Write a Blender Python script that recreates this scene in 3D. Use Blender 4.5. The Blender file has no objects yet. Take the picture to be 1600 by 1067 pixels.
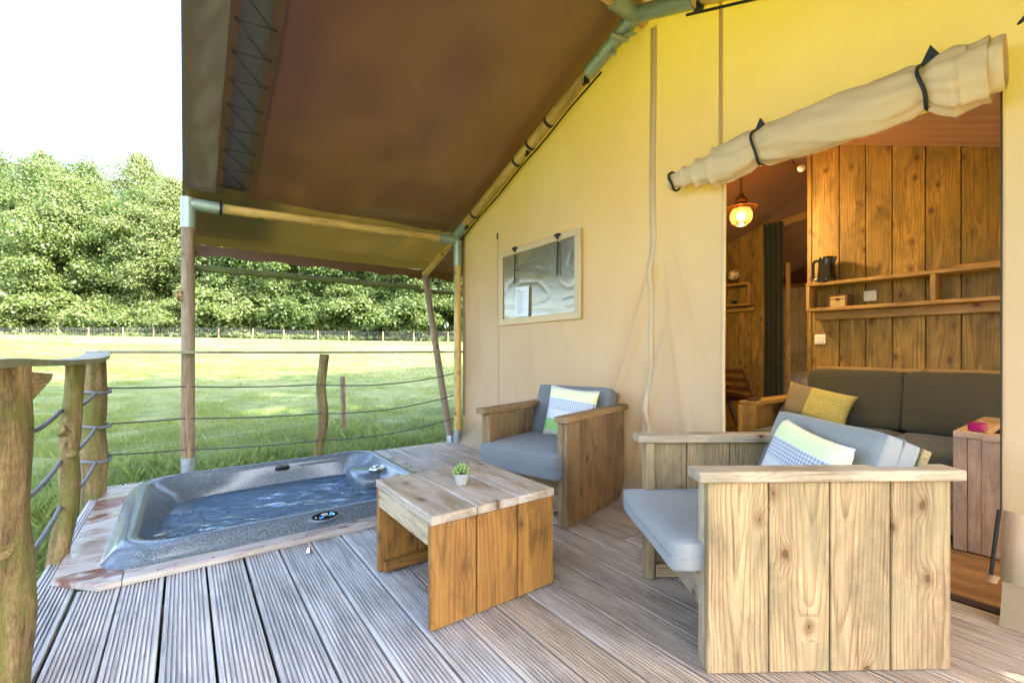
import bpy, bmesh, math, random
import numpy as np
from mathutils import Vector, Matrix, noise, Euler
random.seed(7); RNG = np.random.default_rng(7)
R = math.radians
sc = bpy.context.scene
COL = sc.collection

# ------------------------------------------------------------------ camera, sky, sun, exposure
CS, SN = 0.8078, 0.5894                      # the tent's wall runs along +Y, its inside is +X
cam_d = bpy.data.cameras.new('camera'); cam = bpy.data.objects.new('camera', cam_d); COL.objects.link(cam)
cam.location = (0, 0, 1.03); cam.rotation_euler = (R(90), 0, -math.atan2(SN, CS))
cam_d.sensor_width = 36; cam_d.lens = 15.75; cam_d.shift_y = 0.009; cam_d.clip_end = 2000; cam_d.clip_start = 0.05
sc.camera = cam
SUN = Vector((.34, -.60, .74)).normalized()
world = bpy.data.worlds.new('World'); sc.world = world; world.use_nodes = True
wn = world.node_tree; bg = wn.nodes['Background']
sky = wn.nodes.new('ShaderNodeTexSky'); sky.sky_type = 'NISHITA'; sky.sun_disc = False
sky.sun_elevation = math.asin(SUN.z); sky.sun_rotation = math.atan2(SUN.x, SUN.y)
sky.air_density = 1.0; sky.dust_density = 3.0; sky.ozone_density = 1.0
wn.links.new(sky.outputs[0], bg.inputs[0]); bg.inputs[1].default_value = 0.15
sl = bpy.data.lights.new('sun', 'SUN'); so = bpy.data.objects.new('sun', sl); COL.objects.link(so)
sl.energy = 2.0; sl.angle = R(0.5); sl.color = (1, .95, .86)
so.rotation_euler = (-SUN).to_track_quat('-Z', 'Y').to_euler(); so.location = (0, 0, 30)
vs = sc.view_settings; vs.view_transform = 'Standard'; vs.look = 'None'; vs.gamma = 1; vs.use_curve_mapping = False
vs.exposure = 3.4
sc.cycles.use_denoising = True
sc.cycles.max_bounces = 8; sc.cycles.diffuse_bounces = 5; sc.cycles.transparent_max_bounces = 12
sc.cycles.caustics_reflective = False; sc.cycles.caustics_refractive = False; sc.cycles.sample_clamp_indirect = 6

# ------------------------------------------------------------------ object helpers
def W(l, d, z=0.0):                          # metres right of / ahead of the viewpoint -> world
    return Vector((CS*l + SN*d, -SN*l + CS*d, z))
def tag(o, label=None, cat=None, group=None, kind=None):
    if label: o['label'] = label
    if cat: o['category'] = cat
    if group: o['group'] = group
    if kind: o['kind'] = kind
    return o
def empty(name, loc=(0, 0, 0), rz=0.0, label=None, cat=None, group=None, kind=None):
    o = bpy.data.objects.new(name, None); COL.objects.link(o)
    o.location = loc; o.rotation_euler = (0, 0, rz); o.empty_display_size = .1
    o['_m'] = 1; ROOTS[o.name] = Matrix.Translation(Vector(loc)) @ Matrix.Rotation(rz, 4, 'Z')
    return tag(o, label, cat, group, kind)
ROOTS = {}
def add(name, me, mat, parent=None, M=None, local=False):
    """link a mesh; M is a world matrix unless local; children of an empty are expressed in its frame"""
    o = bpy.data.objects.new(name, me); COL.objects.link(o)
    if mat is not None and not me.materials: me.materials.append(mat)
    M = M if M is not None else Matrix()
    if parent is not None:
        o.parent = parent
        if not local and parent.name in ROOTS: M = ROOTS[parent.name].inverted() @ M
    ROOTS[o.name] = (ROOTS[parent.name] @ M) if (parent is not None and parent.name in ROOTS) else M
    o.matrix_basis = M
    return o
def smooth(me, on=True):
    me.polygons.foreach_set('use_smooth', [on]*len(me.polygons)); return me
def to_mesh(bm, name='m', sm=False, angle=None):
    bmesh.ops.recalc_face_normals(bm, faces=bm.faces)
    me = bpy.data.meshes.new(name); bm.to_mesh(me); bm.free()
    if sm: smooth(me)
    if angle is not None:
        smooth(me)
        try: me.set_sharp_from_angle(angle=R(angle))
        except Exception: pass
    return me
def bbox(bm, sx, sy, sz, c=(0, 0, 0), rot=None, bev=0.0, seg=1):
    M = Matrix.Translation(Vector(c)) @ (rot if rot else Matrix()) @ Matrix.Diagonal((sx, sy, sz, 1))
    r = bmesh.ops.create_cube(bm, size=1, matrix=M)
    if bev > 0:
        es = list({e for v in r['verts'] for e in v.link_edges})
        bmesh.ops.bevel(bm, geom=es, offset=bev, segments=seg, affect='EDGES', profile=.5)
    return bm
_pl = {}
def plank_me(L, Wd, T, ch=.003, taper=0):
    k = (round(L, 4), round(Wd, 4), round(T, 4), ch)
    if k not in _pl:
        bm = bmesh.new(); bbox(bm, L, Wd, T, bev=min(ch, T*.3)); _pl[k] = to_mesh(bm, 'plank')
    return _pl[k]
def frame(p0, p1, up):
    p0, p1, up = Vector(p0), Vector(p1), Vector(up)
    x = (p1-p0).normalized(); z = (up - up.dot(x)*x).normalized(); y = z.cross(x)
    M = Matrix((x, y, z)).transposed().to_4x4(); M.translation = (p0+p1)/2
    return M, (p1-p0).length
def plank(name, p0, p1, Wd, T, up, mat, parent=None, local=False, ch=.003):
    M, L = frame(p0, p1, up)
    me = plank_me(L, Wd, T, ch)
    if me.materials and me.materials[0] != mat: me = me.copy(); me.materials.clear()
    return add(name, me, mat, parent, M, local)
def sweep_me(pts, rad, n=10, name='tube', cap=True, rfun=None, sm=True):
    """tube through pts (Vectors); rad number or list; rfun(i, angle) multiplies the radius"""
    pts = [Vector(p) for p in pts]; k = len(pts)
    rr = [rad]*k if isinstance(rad, (int, float)) else list(rad)
    t0 = (pts[1]-pts[0]).normalized()
    a = Vector((0, 0, 1)) if abs(t0.z) < .9 else Vector((1, 0, 0))
    u = t0.cross(a).normalized(); vs_ = []; fs = []
    for i, p in enumerate(pts):
        t = (pts[min(i+1, k-1)]-pts[max(i-1, 0)]).normalized()
        u = (u - u.dot(t)*t).normalized(); v = t.cross(u)
        for j in range(n):
            an = 2*math.pi*j/n; q = rr[i]*(rfun(i, an) if rfun else 1)
            vs_.append(p + u*math.cos(an)*q + v*math.sin(an)*q)
    for i in range(k-1):
        for j in range(n):
            j2 = (j+1) % n
            fs.append((i*n+j, i*n+j2, (i+1)*n+j2, (i+1)*n+j))
    if cap:
        fs.append(tuple(range(n-1, -1, -1))); fs.append(tuple((k-1)*n+j for j in range(n)))
    me = bpy.data.meshes.new(name); me.from_pydata([tuple(v) for v in vs_], [], fs)
    if sm:
        smooth(me)
        try: me.set_sharp_from_angle(angle=R(60))
        except Exception: pass
    return me
def pole(name, p0, p1, r, mat, parent=None, n=14, seg=8, wob=0.0, r1=None, seed=0, bend=0.0, local=False, rough=0.0):
    """round pole whose own x axis runs along it, so its grain does too"""
    up = Vector((0, 0, 1)) if abs((Vector(p1)-Vector(p0)).normalized().z) < .95 else Vector((0, 1, 0))
    M, L = frame(p0, p1, up); r1 = r if r1 is None else r1
    pts = []; rr = []
    for i in range(seg+1):
        t = i/seg; e = math.sin(math.pi*t)
        pts.append(Vector((-L/2+L*t, bend*e + wob*noise.noise(Vector((t*3, seed, 1)))*e, wob*noise.noise(Vector((t*3, seed, 9)))*e)))
        rr.append((r+(r1-r)*t)*(1+rough*noise.noise(Vector((t*L*6, seed*3.1, 4)))))
    rf = (lambda i, a: 1+rough*1.2*noise.noise(Vector((i*.45*8/seg*L, math.cos(a)*1.3+seed, math.sin(a)*1.3)))) if rough else None
    return add(name, sweep_me(pts, rr, n, rfun=rf), mat, parent, M, local)
def grid_me(P, keep=None, sm=True, name='sheet'):
    """P: (m,n,3) array"""
    m, n, _ = P.shape; idx = np.arange(m*n).reshape(m, n)
    F = np.stack([idx[:-1, :-1], idx[1:, :-1], idx[1:, 1:], idx[:-1, 1:]], -1).reshape(-1, 4)
    if keep is not None: F = F[keep.reshape(-1)]
    me = bpy.data.meshes.new(name); me.from_pydata(P.reshape(-1, 3).tolist(), [], F.tolist())
    if sm: smooth(me)
    return me
def join_me(name, *mes):
    bm = bmesh.new()
    for m_ in mes: bm.from_mesh(m_)
    me = bpy.data.meshes.new(name); bm.to_mesh(me); bm.free(); return me
def lathe_me(prof, n=24, name='lathe', cx=0, cy=0):
    vs_ = []; fs = []
    for (r, z) in prof:
        for j in range(n):
            a = 2*math.pi*j/n; vs_.append((cx+r*math.cos(a), cy+r*math.sin(a), z))
    for i in range(len(prof)-1):
        for j in range(n):
            j2 = (j+1) % n; fs.append((i*n+j, i*n+j2, (i+1)*n+j2, (i+1)*n+j))
    if prof[0][0] > 1e-4: fs.append(tuple(range(n-1, -1, -1)))
    if prof[-1][0] > 1e-4: fs.append(tuple((len(prof)-1)*n+j for j in range(n)))
    me = bpy.data.meshes.new(name); me.from_pydata(vs_, [], fs); smooth(me)
    try: me.set_sharp_from_angle(angle=R(40))
    except Exception: pass
    return me
T = Matrix.Translation
def RX(a): return Matrix.Rotation(a, 4, 'X')
def RY(a): return Matrix.Rotation(a, 4, 'Y')
def RZ(a): return Matrix.Rotation(a, 4, 'Z')

# ------------------------------------------------------------------ materials
class NT:
    def __init__(s, name):
        s.m = bpy.data.materials.new(name); s.m.use_nodes = True; s.t = s.m.node_tree
        s.b = s.t.nodes['Principled BSDF']; s.out = s.t.nodes['Material Output']
    def n(s, typ, **kw):
        nd = s.t.nodes.new(typ)
        for k, v in kw.items():
            if k.startswith('i_'):
                nd.inputs[k[2:].replace('_', ' ')].default_value = v
            else: setattr(nd, k, v)
        return nd
    def l(s, a, b): s.t.links.new(a, b); return b
    def math(s, op, a, b=None, clamp=False):
        nd = s.n('ShaderNodeMath', operation=op, use_clamp=clamp)
        for i, v in enumerate((a, b)):
            if v is None: continue
            if isinstance(v, (int, float)): nd.inputs[i].default_value = v
            else: s.l(v, nd.inputs[i])
        return nd.outputs[0]
    def vm(s, op, a, b):
        nd = s.n('ShaderNodeVectorMath', operation=op)
        for i, v in enumerate((a, b)):
            if isinstance(v, tuple): nd.inputs[i].default_value = v
            else: s.l(v, nd.inputs[i])
        return nd.outputs[0]
    def noise(s, vec, scale, detail=4, rough=.55, dist=0.0):
        nd = s.n('ShaderNodeTexNoise'); s.l(vec, nd.inputs['Vector'])
        nd.inputs['Scale'].default_value = scale; nd.inputs['Detail'].default_value = detail
        nd.inputs['Roughness'].default_value = rough; nd.inputs['Distortion'].default_value = dist
        return nd
    def ramp(s, fac, stops, interp='LINEAR'):
        nd = s.n('ShaderNodeValToRGB'); cr = nd.color_ramp; cr.interpolation = interp
        while len(cr.elements) < len(stops): cr.elements.new(.5)
        for e, (p, c) in zip(cr.elements, stops):
            e.position = p; e.color = (c, c, c, 1) if isinstance(c, (int, float)) else (*c, 1)
        s.l(fac, nd.inputs[0]); return nd.outputs[0]
    def mix(s, fac, a, b, mode='MIX'):
        nd = s.n('ShaderNodeMix', data_type='RGBA', blend_type=mode)
        if isinstance(fac, (int, float)): nd.inputs[0].default_value = fac
        else: s.l(fac, nd.inputs[0])
        for i, v in ((6, a), (7, b)):
            if isinstance(v, tuple): nd.inputs[i].default_value = (*v, 1)
            else: s.l(v, nd.inputs[i])
        return nd.outputs[2]
    def bump(s, h, strength=.3, dist=.002, normal=None):
        nd = s.n('ShaderNodeBump'); nd.inputs['Strength'].default_value = strength; nd.inputs['Distance'].default_value = dist
        s.l(h, nd.inputs['Height'])
        if normal: s.l(normal, nd.inputs['Normal'])
        s.l(nd.outputs[0], s.b.inputs['Normal']); return nd.outputs[0]
    def set(s, **kw):
        for k, v in kw.items():
            k = k.replace('_', ' ')
            if isinstance(v, tuple): s.b.inputs[k].default_value = (*v, 1) if len(v) == 3 else v
            elif isinstance(v, (int, float)): s.b.inputs[k].default_value = v
            else: s.l(v, s.b.inputs[k])
        return s
    def coords(s, rnd=True):
        tc = s.n('ShaderNodeTexCoord').outputs['Object']
        if not rnd: return tc
        oi = s.n('ShaderNodeObjectInfo')
        sc_ = s.n('ShaderNodeVectorMath', operation='SCALE'); sc_.inputs[0].default_value = (17.3, 3.1, 5.7)
        s.l(oi.outputs['Random'], sc_.inputs['Scale'])
        s.rand = oi.outputs['Random']
        return s.vm('ADD', tc, sc_.outputs[0])
def wood(name, light, dark, knot=(.10, .045, .015), weather=None, wamt=.5, rough=.6, ring=26, rdep=.44, bump=.5, vary=.25, knots=.55, coat=0.0, spec=.4, wscale=2.2):
    s = NT(name); tc = s.n('ShaderNodeTexCoord').outputs['Object']
    oi = s.n('ShaderNodeObjectInfo').outputs['Random']
    o1 = s.math('MULTIPLY', oi, 37.0)
    cmb = s.n('ShaderNodeCombineXYZ'); s.l(o1, cmb.inputs[0])
    s.l(s.math('MULTIPLY', s.math('FRACT', s.math('MULTIPLY', oi, 91.7)), 3.0), cmb.inputs[1])
    p = s.vm('ADD', tc, cmb.outputs[0])
    # knots
    kp = s.vm('MULTIPLY', p, (4.6, 7.5, 0))
    vo = s.n('ShaderNodeTexVoronoi', voronoi_dimensions='2D'); s.l(kp, vo.inputs['Vector']); vo.inputs['Scale'].default_value = 1.0
    kd = s.math('ADD', vo.outputs['Distance'], s.math('MULTIPLY', s.math('SUBTRACT', s.noise(s.vm('MULTIPLY', p, (22, 60, 60)), 1.0, 3, .6).outputs['Fac'], .5), .10)); sep = s.n('ShaderNodeSeparateColor'); s.l(vo.outputs['Color'], sep.inputs[0])
    has = s.math('LESS_THAN', sep.outputs[0], knots)
    big = s.math('ADD', s.math('MULTIPLY', sep.outputs[1], .06), .03)
    near = s.math('MULTIPLY', s.math('SUBTRACT', 1.0, s.math('DIVIDE', kd, .42), clamp=True), has)
    # ring distance from a pith that wanders along the board
    wob = s.noise(s.vm('MULTIPLY', p, (1.3, 3.0, 3.0)), 1.0, 2, .5)
    off = s.vm('MULTIPLY', s.vm('SUBTRACT', wob.outputs['Color'], (.5, .5, .5)), (0, .10, .05))
    y0 = s.math('MULTIPLY', s.math('SUBTRACT', s.math('FRACT', s.math('MULTIPLY', oi, 53.1)), .5), .12)
    c2 = s.n('ShaderNodeCombineXYZ'); s.l(y0, c2.inputs[1]); c2.inputs[2].default_value = .035
    q = s.vm('ADD', s.vm('ADD', tc, off), c2.outputs[0])
    mp = s.n('ShaderNodeMapping'); s.l(q, mp.inputs[0]); mp.inputs['Rotation'].default_value = (0, R(1.8), R(.8))
    sx = s.n('ShaderNodeSeparateXYZ'); s.l(mp.outputs[0], sx.inputs[0])
    rad = s.math('SQRT', s.math('ADD', s.math('POWER', sx.outputs[1], 2.0), s.math('POWER', sx.outputs[2], 2.0)))
    rad = s.math('ADD', rad, s.math('MULTIPLY', s.math('POWER', near, 2.0), .03))
    rr_ = s.math('FRACT', s.math('MULTIPLY', rad, ring*5.0))
    ringv = s.ramp(rr_, [(0, 0.0), (.55, .25), (.88, 1.0), (1, 0.0)])
    fib = s.noise(s.vm('MULTIPLY', p, (3.5, 160.0, 160.0)), 1.0, 3, .6).outputs['Fac']
    fib2 = s.noise(s.vm('MULTIPLY', p, (1.2, 22.0, 22.0)), 1.0, 4, .6).outputs['Fac']
    g = s.math('ADD', s.math('MULTIPLY', ringv, rdep), s.math('MULTIPLY', fib2, .55))
    g = s.math('ADD', g, s.math('MULTIPLY', s.math('SUBTRACT', fib, .5), 1.0))
    colr = s.ramp(g, [(.12, light), (.85, dark)])
    # board to board variation
    v = s.math('ADD', s.math('MULTIPLY', s.math('FRACT', s.math('MULTIPLY', oi, 7.77)), vary*2), 1-vary)
    vc = s.n('ShaderNodeCombineColor')
    for i in range(3): s.l(v, vc.inputs[i])
    colr = s.mix(1.0, colr, vc.outputs[0], 'MULTIPLY')
    if weather:
        wz = s.noise(s.vm('MULTIPLY', p, (1.0, 2.6, 2.6)), wscale, 5, .65, .6).outputs['Fac']
        wf = s.math('MULTIPLY', s.ramp(wz, [(.36, 0.0), (.62, 1.0)]), wamt)
        colr = s.mix(wf, colr, weather)
    halo = s.math('MULTIPLY', s.ramp(kd, [(.06, .7), (.20, 0.0)]), has)
    crk = s.noise(s.vm('MULTIPLY', p, (2.0, 75.0, 75.0)), 1.0, 3, .7, .3).outputs['Fac']
    crk = s.ramp(crk, [(.60, 0.0), (.70, .75)])
    stn = s.ramp(s.noise(s.vm('MULTIPLY', p, (2.2, 7.0, 7.0)), 1.0, 6, .72, .8).outputs['Fac'], [(.36, .62), (.55, 1.0), (.7, 1.12)])
    colr = s.mix(1.0, colr, stn, 'MULTIPLY')
    colr = s.mix(crk, colr, s.mix(.6, dark, (0.02, 0.012, 0.006)))
    colr = s.mix(halo, colr, s.mix(.5, dark, knot))
    core = s.math('MULTIPLY', s.math('LESS_THAN', kd, big), has)
    colr = s.mix(s.math('MULTIPLY', core, .85), colr, knot)
    s.set(Base_Color=colr, Roughness=rough)
    s.b.inputs['Specular IOR Level'].default_value = spec
    if coat: s.set(Coat_Weight=coat, Coat_Roughness=.25)
    h = s.math('ADD', s.math('MULTIPLY', fib, .5), s.math('MULTIPLY', ringv, -.35))
    h = s.math('SUBTRACT', h, s.math('ADD', s.math('MULTIPLY', core, .6), crk))
    s.bump(h, bump, .0025)
    return s.m
def plain(name, col, rough=.5, metal=0.0, noise_amt=0.0, nscale=20, bump=0.0, bscale=60, sheen=0.0, **kw):
    s = NT(name); p = s.coords()
    if noise_amt:
        nz = s.noise(p, nscale, 5, .6).outputs['Fac']
        f = s.ramp(nz, [(.3, 1-noise_amt), (.7, 1+noise_amt*.6)])
        s.set(Base_Color=s.mix(1.0, col, f, 'MULTIPLY'))
    else: s.set(Base_Color=col)
    s.set(Roughness=rough, Metallic=metal, **kw)
    if bump: s.bump(s.noise(p, bscale, 4, .6).outputs['Fac'], bump, .003)
    if sheen: s.set(Sheen_Weight=sheen)
    return s.m
def fabric(name, col, weave=900, rough=.85, var=.08, tint=None, bump=.25, sheen=.15):
    s = NT(name); p = s.coords()
    nz = s.noise(p, 3.0, 5, .6).outputs['Fac']; fine = s.noise(p, 420, 2, .5).outputs['Fac']
    f = s.math('ADD', s.ramp(nz, [(.3, 1-var), (.7, 1+var)]), s.math('MULTIPLY', s.math('SUBTRACT', fine, .5), .35))
    cc = s.n('ShaderNodeCombineColor')
    for i in range(3): s.l(f, cc.inputs[i])
    s.set(Base_Color=s.mix(1.0, col, cc.outputs[0], 'MULTIPLY'), Roughness=rough, Sheen_Weight=sheen)
    wr = s.noise(p, 7, 4, .55, 1.0).outputs['Fac']
    s.bump(s.math('ADD', s.math('MULTIPLY', fine, .15), s.math('MULTIPLY', wr, 1.0)), bump*1.6, .012)
    return s.m

M = {}
M['deck'] = None
M['chair_pale'] = wood('weathered pale scaffold wood', (.56, .37, .185), (.21, .11, .04), weather=(.23, .18, .085), wamt=.7, rough=.75, vary=.10, ring=18, knots=.42)
M['chair_brown'] = wood('brown scaffold wood', (.34, .195, .085), (.13, .06, .022), weather=(.24, .18, .09), wamt=.5, rough=.75, vary=.15, ring=20, knots=.4)
M['arm_pale'] = wood('sun bleached arm rest wood', (.50, .38, .235), (.27, .18, .095), weather=(.43, .35, .25), wamt=.8, rough=.75, vary=.06, knots=.3)
M['table'] = wood('honey stained wood', (.37, .17, .035), (.16, .055, .008), weather=(.29, .135, .028), wamt=.5, rough=.5, vary=.08, coat=.15, ring=12, knots=.5)
M['table_top'] = wood('worn table top wood', (.45, .33, .22), (.20, .115, .06), weather=(.52, .44, .36), wamt=.85, rough=.38, vary=.06, spec=.6, knots=.4, wscale=3.4)
M['amber'] = wood('amber interior boards', (.50, .29, .065), (.17, .075, .014), weather=(.20, .13, .03), wamt=.8, rough=.6, vary=.28, knots=.6, ring=12, bump=.4, wscale=3.2)
M['amber_light'] = wood('amber shelf wood', (.52, .30, .09), (.27, .13, .035), weather=(.36, .22, .07), wamt=.4, rough=.55, vary=.1, knots=.4)
M['dark_wood'] = wood('dark brown chair wood', (.19, .07, .025), (.09, .03, .012), rough=.45, vary=.1, knots=.1)
M['pole'] = wood('yellow pine pole', (.78, .50, .15), (.50, .26, .06), weather=(.62, .42, .13), wamt=.5, rough=.5, vary=.08, knots=.25, ring=8)
M['pole_grey'] = wood('grey weathered pole', (.36, .24, .13), (.16, .09, .04), weather=(.27, .21, .14), wamt=.7, rough=.7, vary=.1, knots=.25, ring=10)
M['pole_green'] = wood('algae stained pole', (.22, .23, .08), (.12, .11, .03), weather=(.13, .17, .05), wamt=.8, rough=.8, vary=.1, knots=.3)
def log_mat():
    s = NT('mossy debarked log'); tc = s.n('ShaderNodeTexCoord').outputs['Object']
    oi = s.n('ShaderNodeObjectInfo').outputs['Random']; cmb = s.n('ShaderNodeCombineXYZ'); s.l(s.math('MULTIPLY', oi, 31.0), cmb.inputs[0])
    p = s.vm('ADD', tc, cmb.outputs[0])
    a = s.noise(s.vm('MULTIPLY', p, (3, 26, 26)), 1.0, 5, .65, .6).outputs['Fac']
    b = s.noise(s.vm('MULTIPLY', p, (5, 9, 9)), 1.0, 6, .7, .4).outputs['Fac']
    f = s.noise(s.vm('MULTIPLY', p, (30, 110, 110)), 1.0, 4, .7).outputs['Fac']
    col = s.ramp(s.math('ADD', s.math('MULTIPLY', a, .6), s.math('MULTIPLY', f, .4)), [(.36, (.045, .026, .010)), (.50, (.20, .13, .05)), (.64, (.38, .26, .12))])
    col = s.mix(s.ramp(b, [(.44, 0.0), (.58, .8)]), col, (.12, .125, .018))
    col = s.mix(s.ramp(s.noise(s.vm('MULTIPLY', p, (9, 16, 16)), 1.0, 4, .7, 1.0).outputs['Fac'], [(.64, 0.0), (.70, .85)]), col, (.035, .022, .01))
    col = s.mix(s.ramp(s.noise(p, 60, 3, .7).outputs['Fac'], [(.66, 0.0), (.72, .6)]), col, (.42, .40, .12))
    s.set(Base_Color=col, Roughness=.85)
    s.bump(s.math('ADD', s.math('ADD', a, s.math('MULTIPLY', f, .5)), b), .9, .012); return s.m
M['log'] = log_mat()
M['rail'] = wood('grey green rail wood', (.36, .34, .24), (.2, .17, .09), weather=(.26, .27, .17), wamt=.8, rough=.6, vary=.05, knots=.2)
M['pallet'] = wood('pale sofa arm wood', (.56, .38, .27), (.40, .24, .15), weather=(.48, .34, .26), wamt=.5, rough=.7, vary=.06, knots=.4)
M['floor_in'] = wood('reddish brown floor boards', (.33, .17, .09), (.17, .075, .035), weather=(.30, .17, .11), wamt=.6, rough=.45, vary=.12, knots=.2)
M['bedroom'] = wood('pale bedroom boards', (.78, .60, .46), (.60, .42, .28), rough=.6, vary=.05, knots=.2)

def deck_mat():
    s = NT('grooved deck boards'); tc = s.n('ShaderNodeTexCoord').outputs['Object']
    oi = s.n('ShaderNodeObjectInfo').outputs['Random']
    geo = s.n('ShaderNodeNewGeometry').outputs['Position']
    cmb = s.n('ShaderNodeCombineXYZ'); s.l(s.math('MULTIPLY', oi, 41.0), cmb.inputs[0])
    p = s.vm('ADD', tc, cmb.outputs[0])
    fib = s.noise(s.vm('MULTIPLY', p, (4, 190, 190)), 1, 3, .6).outputs['Fac']
    pat = s.noise(s.vm('MULTIPLY', p, (1.6, 6, 6)), 1.0, 5, .65, .4).outputs['Fac']
    g = s.math('ADD', s.math('MULTIPLY', fib, .6), s.math('MULTIPLY', pat, .5))
    grey = s.ramp(g, [(.36, (.12, .108, .10)), (.66, (.58, .55, .52))])
    brn = s.ramp(g, [(.36, (.11, .07, .04)), (.66, (.52, .39, .27))])
    # rain reaches the outer boards, the ones under the roof keep their brown
    sx = s.n('ShaderNodeSeparateXYZ'); s.l(geo, sx.inputs[0])
    wn_ = s.noise(geo, 1.7, 4, .6).outputs['Fac']
    e = s.math('ADD', s.math('MULTIPLY', sx.outputs[0], .55), s.math('MULTIPLY', s.math('SUBTRACT', wn_, .5), 1.3))
    e = s.math('ADD', e, s.math('MULTIPLY', s.math('SUBTRACT', s.math('FRACT', s.math('MULTIPLY', oi, 13.3)), .5), .3))
    e = s.math('SUBTRACT', e, s.math('MULTIPLY', s.math('SUBTRACT', sx.outputs[1], 2.0), .16))
    f = s.ramp(e, [(.28, 0.0), (.85, 1.0)])
    col = s.mix(f, grey, brn)
    blot = s.noise(s.vm('MULTIPLY', p, (2.5, 9, 9)), 2.0, 3, .7, 1.0).outputs['Fac']
    col = s.mix(s.ramp(blot, [(.62, 0.0), (.75, .55)]), col, (.10, .065, .035))
    s.set(Base_Color=col, Roughness=s.ramp(pat, [(.3, .38), (.7, .62)]))
    s.b.inputs['Specular IOR Level'].default_value = .6
    s.bump(g, .5, .002)
    return s.m
M['deck'] = deck_mat()
def trim_mat():
    s = NT('wet stained trim board'); p = s.coords()
    n1 = s.noise(s.vm('MULTIPLY', p, (1, 3, 3)), 3.0, 5, .65, .5).outputs['Fac']
    fib = s.noise(s.vm('MULTIPLY', p, (4, 150, 150)), 1, 3, .6).outputs['Fac']
    col = s.ramp(s.math('ADD', s.math('MULTIPLY', fib, .5), s.math('MULTIPLY', n1, .5)), [(.35, (.27, .20, .15)), (.65, (.52, .47, .42))])
    st = s.noise(s.vm('MULTIPLY', p, (1, 2.2, 2)), 2.3, 3, .55, .4).outputs['Fac']
    col = s.mix(s.ramp(st, [(.56, 0.0), (.60, .9)]), col, (.17, .055, .03))
    s.set(Base_Color=col, Roughness=s.ramp(n1, [(.45, .12), (.6, .55)])); s.bump(fib, .3, .0015)
    return s.m
M['trim'] = trim_mat()
def canvas_mat(thick=False):
    s = NT('doubled sand canvas' if thick else 'sand canvas'); p = s.coords(False)
    n1 = s.noise(p, 1.6, 5, .6).outputs['Fac']; fine = s.noise(p, 500, 2, .5).outputs['Fac']
    col = s.ramp(n1, [(.3, (.66, .455, .25) if thick else (.565, .37, .23)), (.7, (.76, .54, .31) if thick else (.64, .435, .28))])  # doubled canvas painted lighter to keep up with the glowing wall
    col = s.mix(s.ramp(s.noise(p, 7, 5, .7, .6).outputs['Fac'], [(.6, 0.0), (.8, .18)]), col, (.42, .31, .16))
    sz = s.n('ShaderNodeSeparateXYZ'); s.l(s.n('ShaderNodeNewGeometry').outputs['Position'], sz.inputs[0])
    dirt = s.math('ADD', sz.outputs[2], s.math('MULTIPLY', s.noise(p, 3.5, 5, .7).outputs['Fac'], -.35))
    col = s.mix(s.ramp(dirt, [(.0, .55), (.12, 0.0)]), col, (.26, .20, .12))
    wr = s.noise(s.vm('MULTIPLY', p, (1, 1.0, .35)), 5, 4, .55, .7).outputs['Fac']
    s.set(Base_Color=col, Roughness=.62, Sheen_Weight=.1)
    rg = s.n('ShaderNodeTexNoise'); rg.noise_type = 'RIDGED_MULTIFRACTAL'; rg.normalize = True; s.l(s.vm('MULTIPLY', p, (1, 1.5, .6)), rg.inputs['Vector']); rg.inputs['Scale'].default_value = 2.4; rg.inputs['Detail'].default_value = 3; rg.inputs['Distortion'].default_value = .8
    s.bump(s.math('ADD', s.math('MULTIPLY', wr, 1.0), s.math('ADD', s.math('MULTIPLY', rg.outputs[0], .7), s.math('MULTIPLY', fine, .05))), .55, .018)
    # thin cloth: light comes through, its yellow tint added for the upper wall's glow
    tr = s.n('ShaderNodeBsdfTranslucent'); tr.inputs[0].default_value = (.76, .72, .07, 1)
    mx = s.n('ShaderNodeMixShader'); mx.inputs[0].default_value =   .15 if thick else .27
    s.l(s.b.outputs[0], mx.inputs[1]); s.l(tr.outputs[0], mx.inputs[2]); s.l(mx.outputs[0], s.out.inputs[0])
    return s.m
M['canvas'] = canvas_mat(); M['canvas2'] = canvas_mat(True)
def roof_mat(kind=0):
    s = NT(['brown coated roof cloth', 'faded grey brown edge cloth', 'roof flap cloth with painted glow'][kind]); p = s.coords(False)  # edge cloth is paler and greyer than the main roof
    n1 = s.noise(p, 1.2, 4, .6).outputs['Fac']; fine = s.noise(p, 260, 2, .5).outputs['Fac']
    c_a, c_b = [((.15, .058, .034), (.20, .082, .050)), ((.19, .145, .13), (.26, .20, .18)), ((.13, .085, .03), (.17, .11, .04))][kind]  # flap's olive: grass bounce and glow put into the colour
    col = s.ramp(n1, [(.3, c_a), (.7, c_b)])
    s.set(Base_Color=col, Roughness=.33); s.b.inputs['Specular IOR Level'].default_value = .8
    wr = s.noise(p, 4.0, 4, .5, .5).outputs['Fac']
    s.bump(s.math('ADD', wr, s.math('MULTIPLY', fine, .03)), .25, .012)
    tr = s.n('ShaderNodeBsdfTranslucent'); tr.inputs[0].default_value = (.55, .30, .03, 1)
    mx = s.n('ShaderNodeMixShader'); mx.inputs[0].default_value = [.014, .04, .08][kind]
    s.l(s.b.outputs[0], mx.inputs[1]); s.l(tr.outputs[0], mx.inputs[2]); s.l(mx.outputs[0], s.out.inputs[0])
    return s.m
M['roof'] = roof_mat(); M['roof_edge'] = roof_mat(1); M['roof_flap'] = roof_mat(2)
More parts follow.
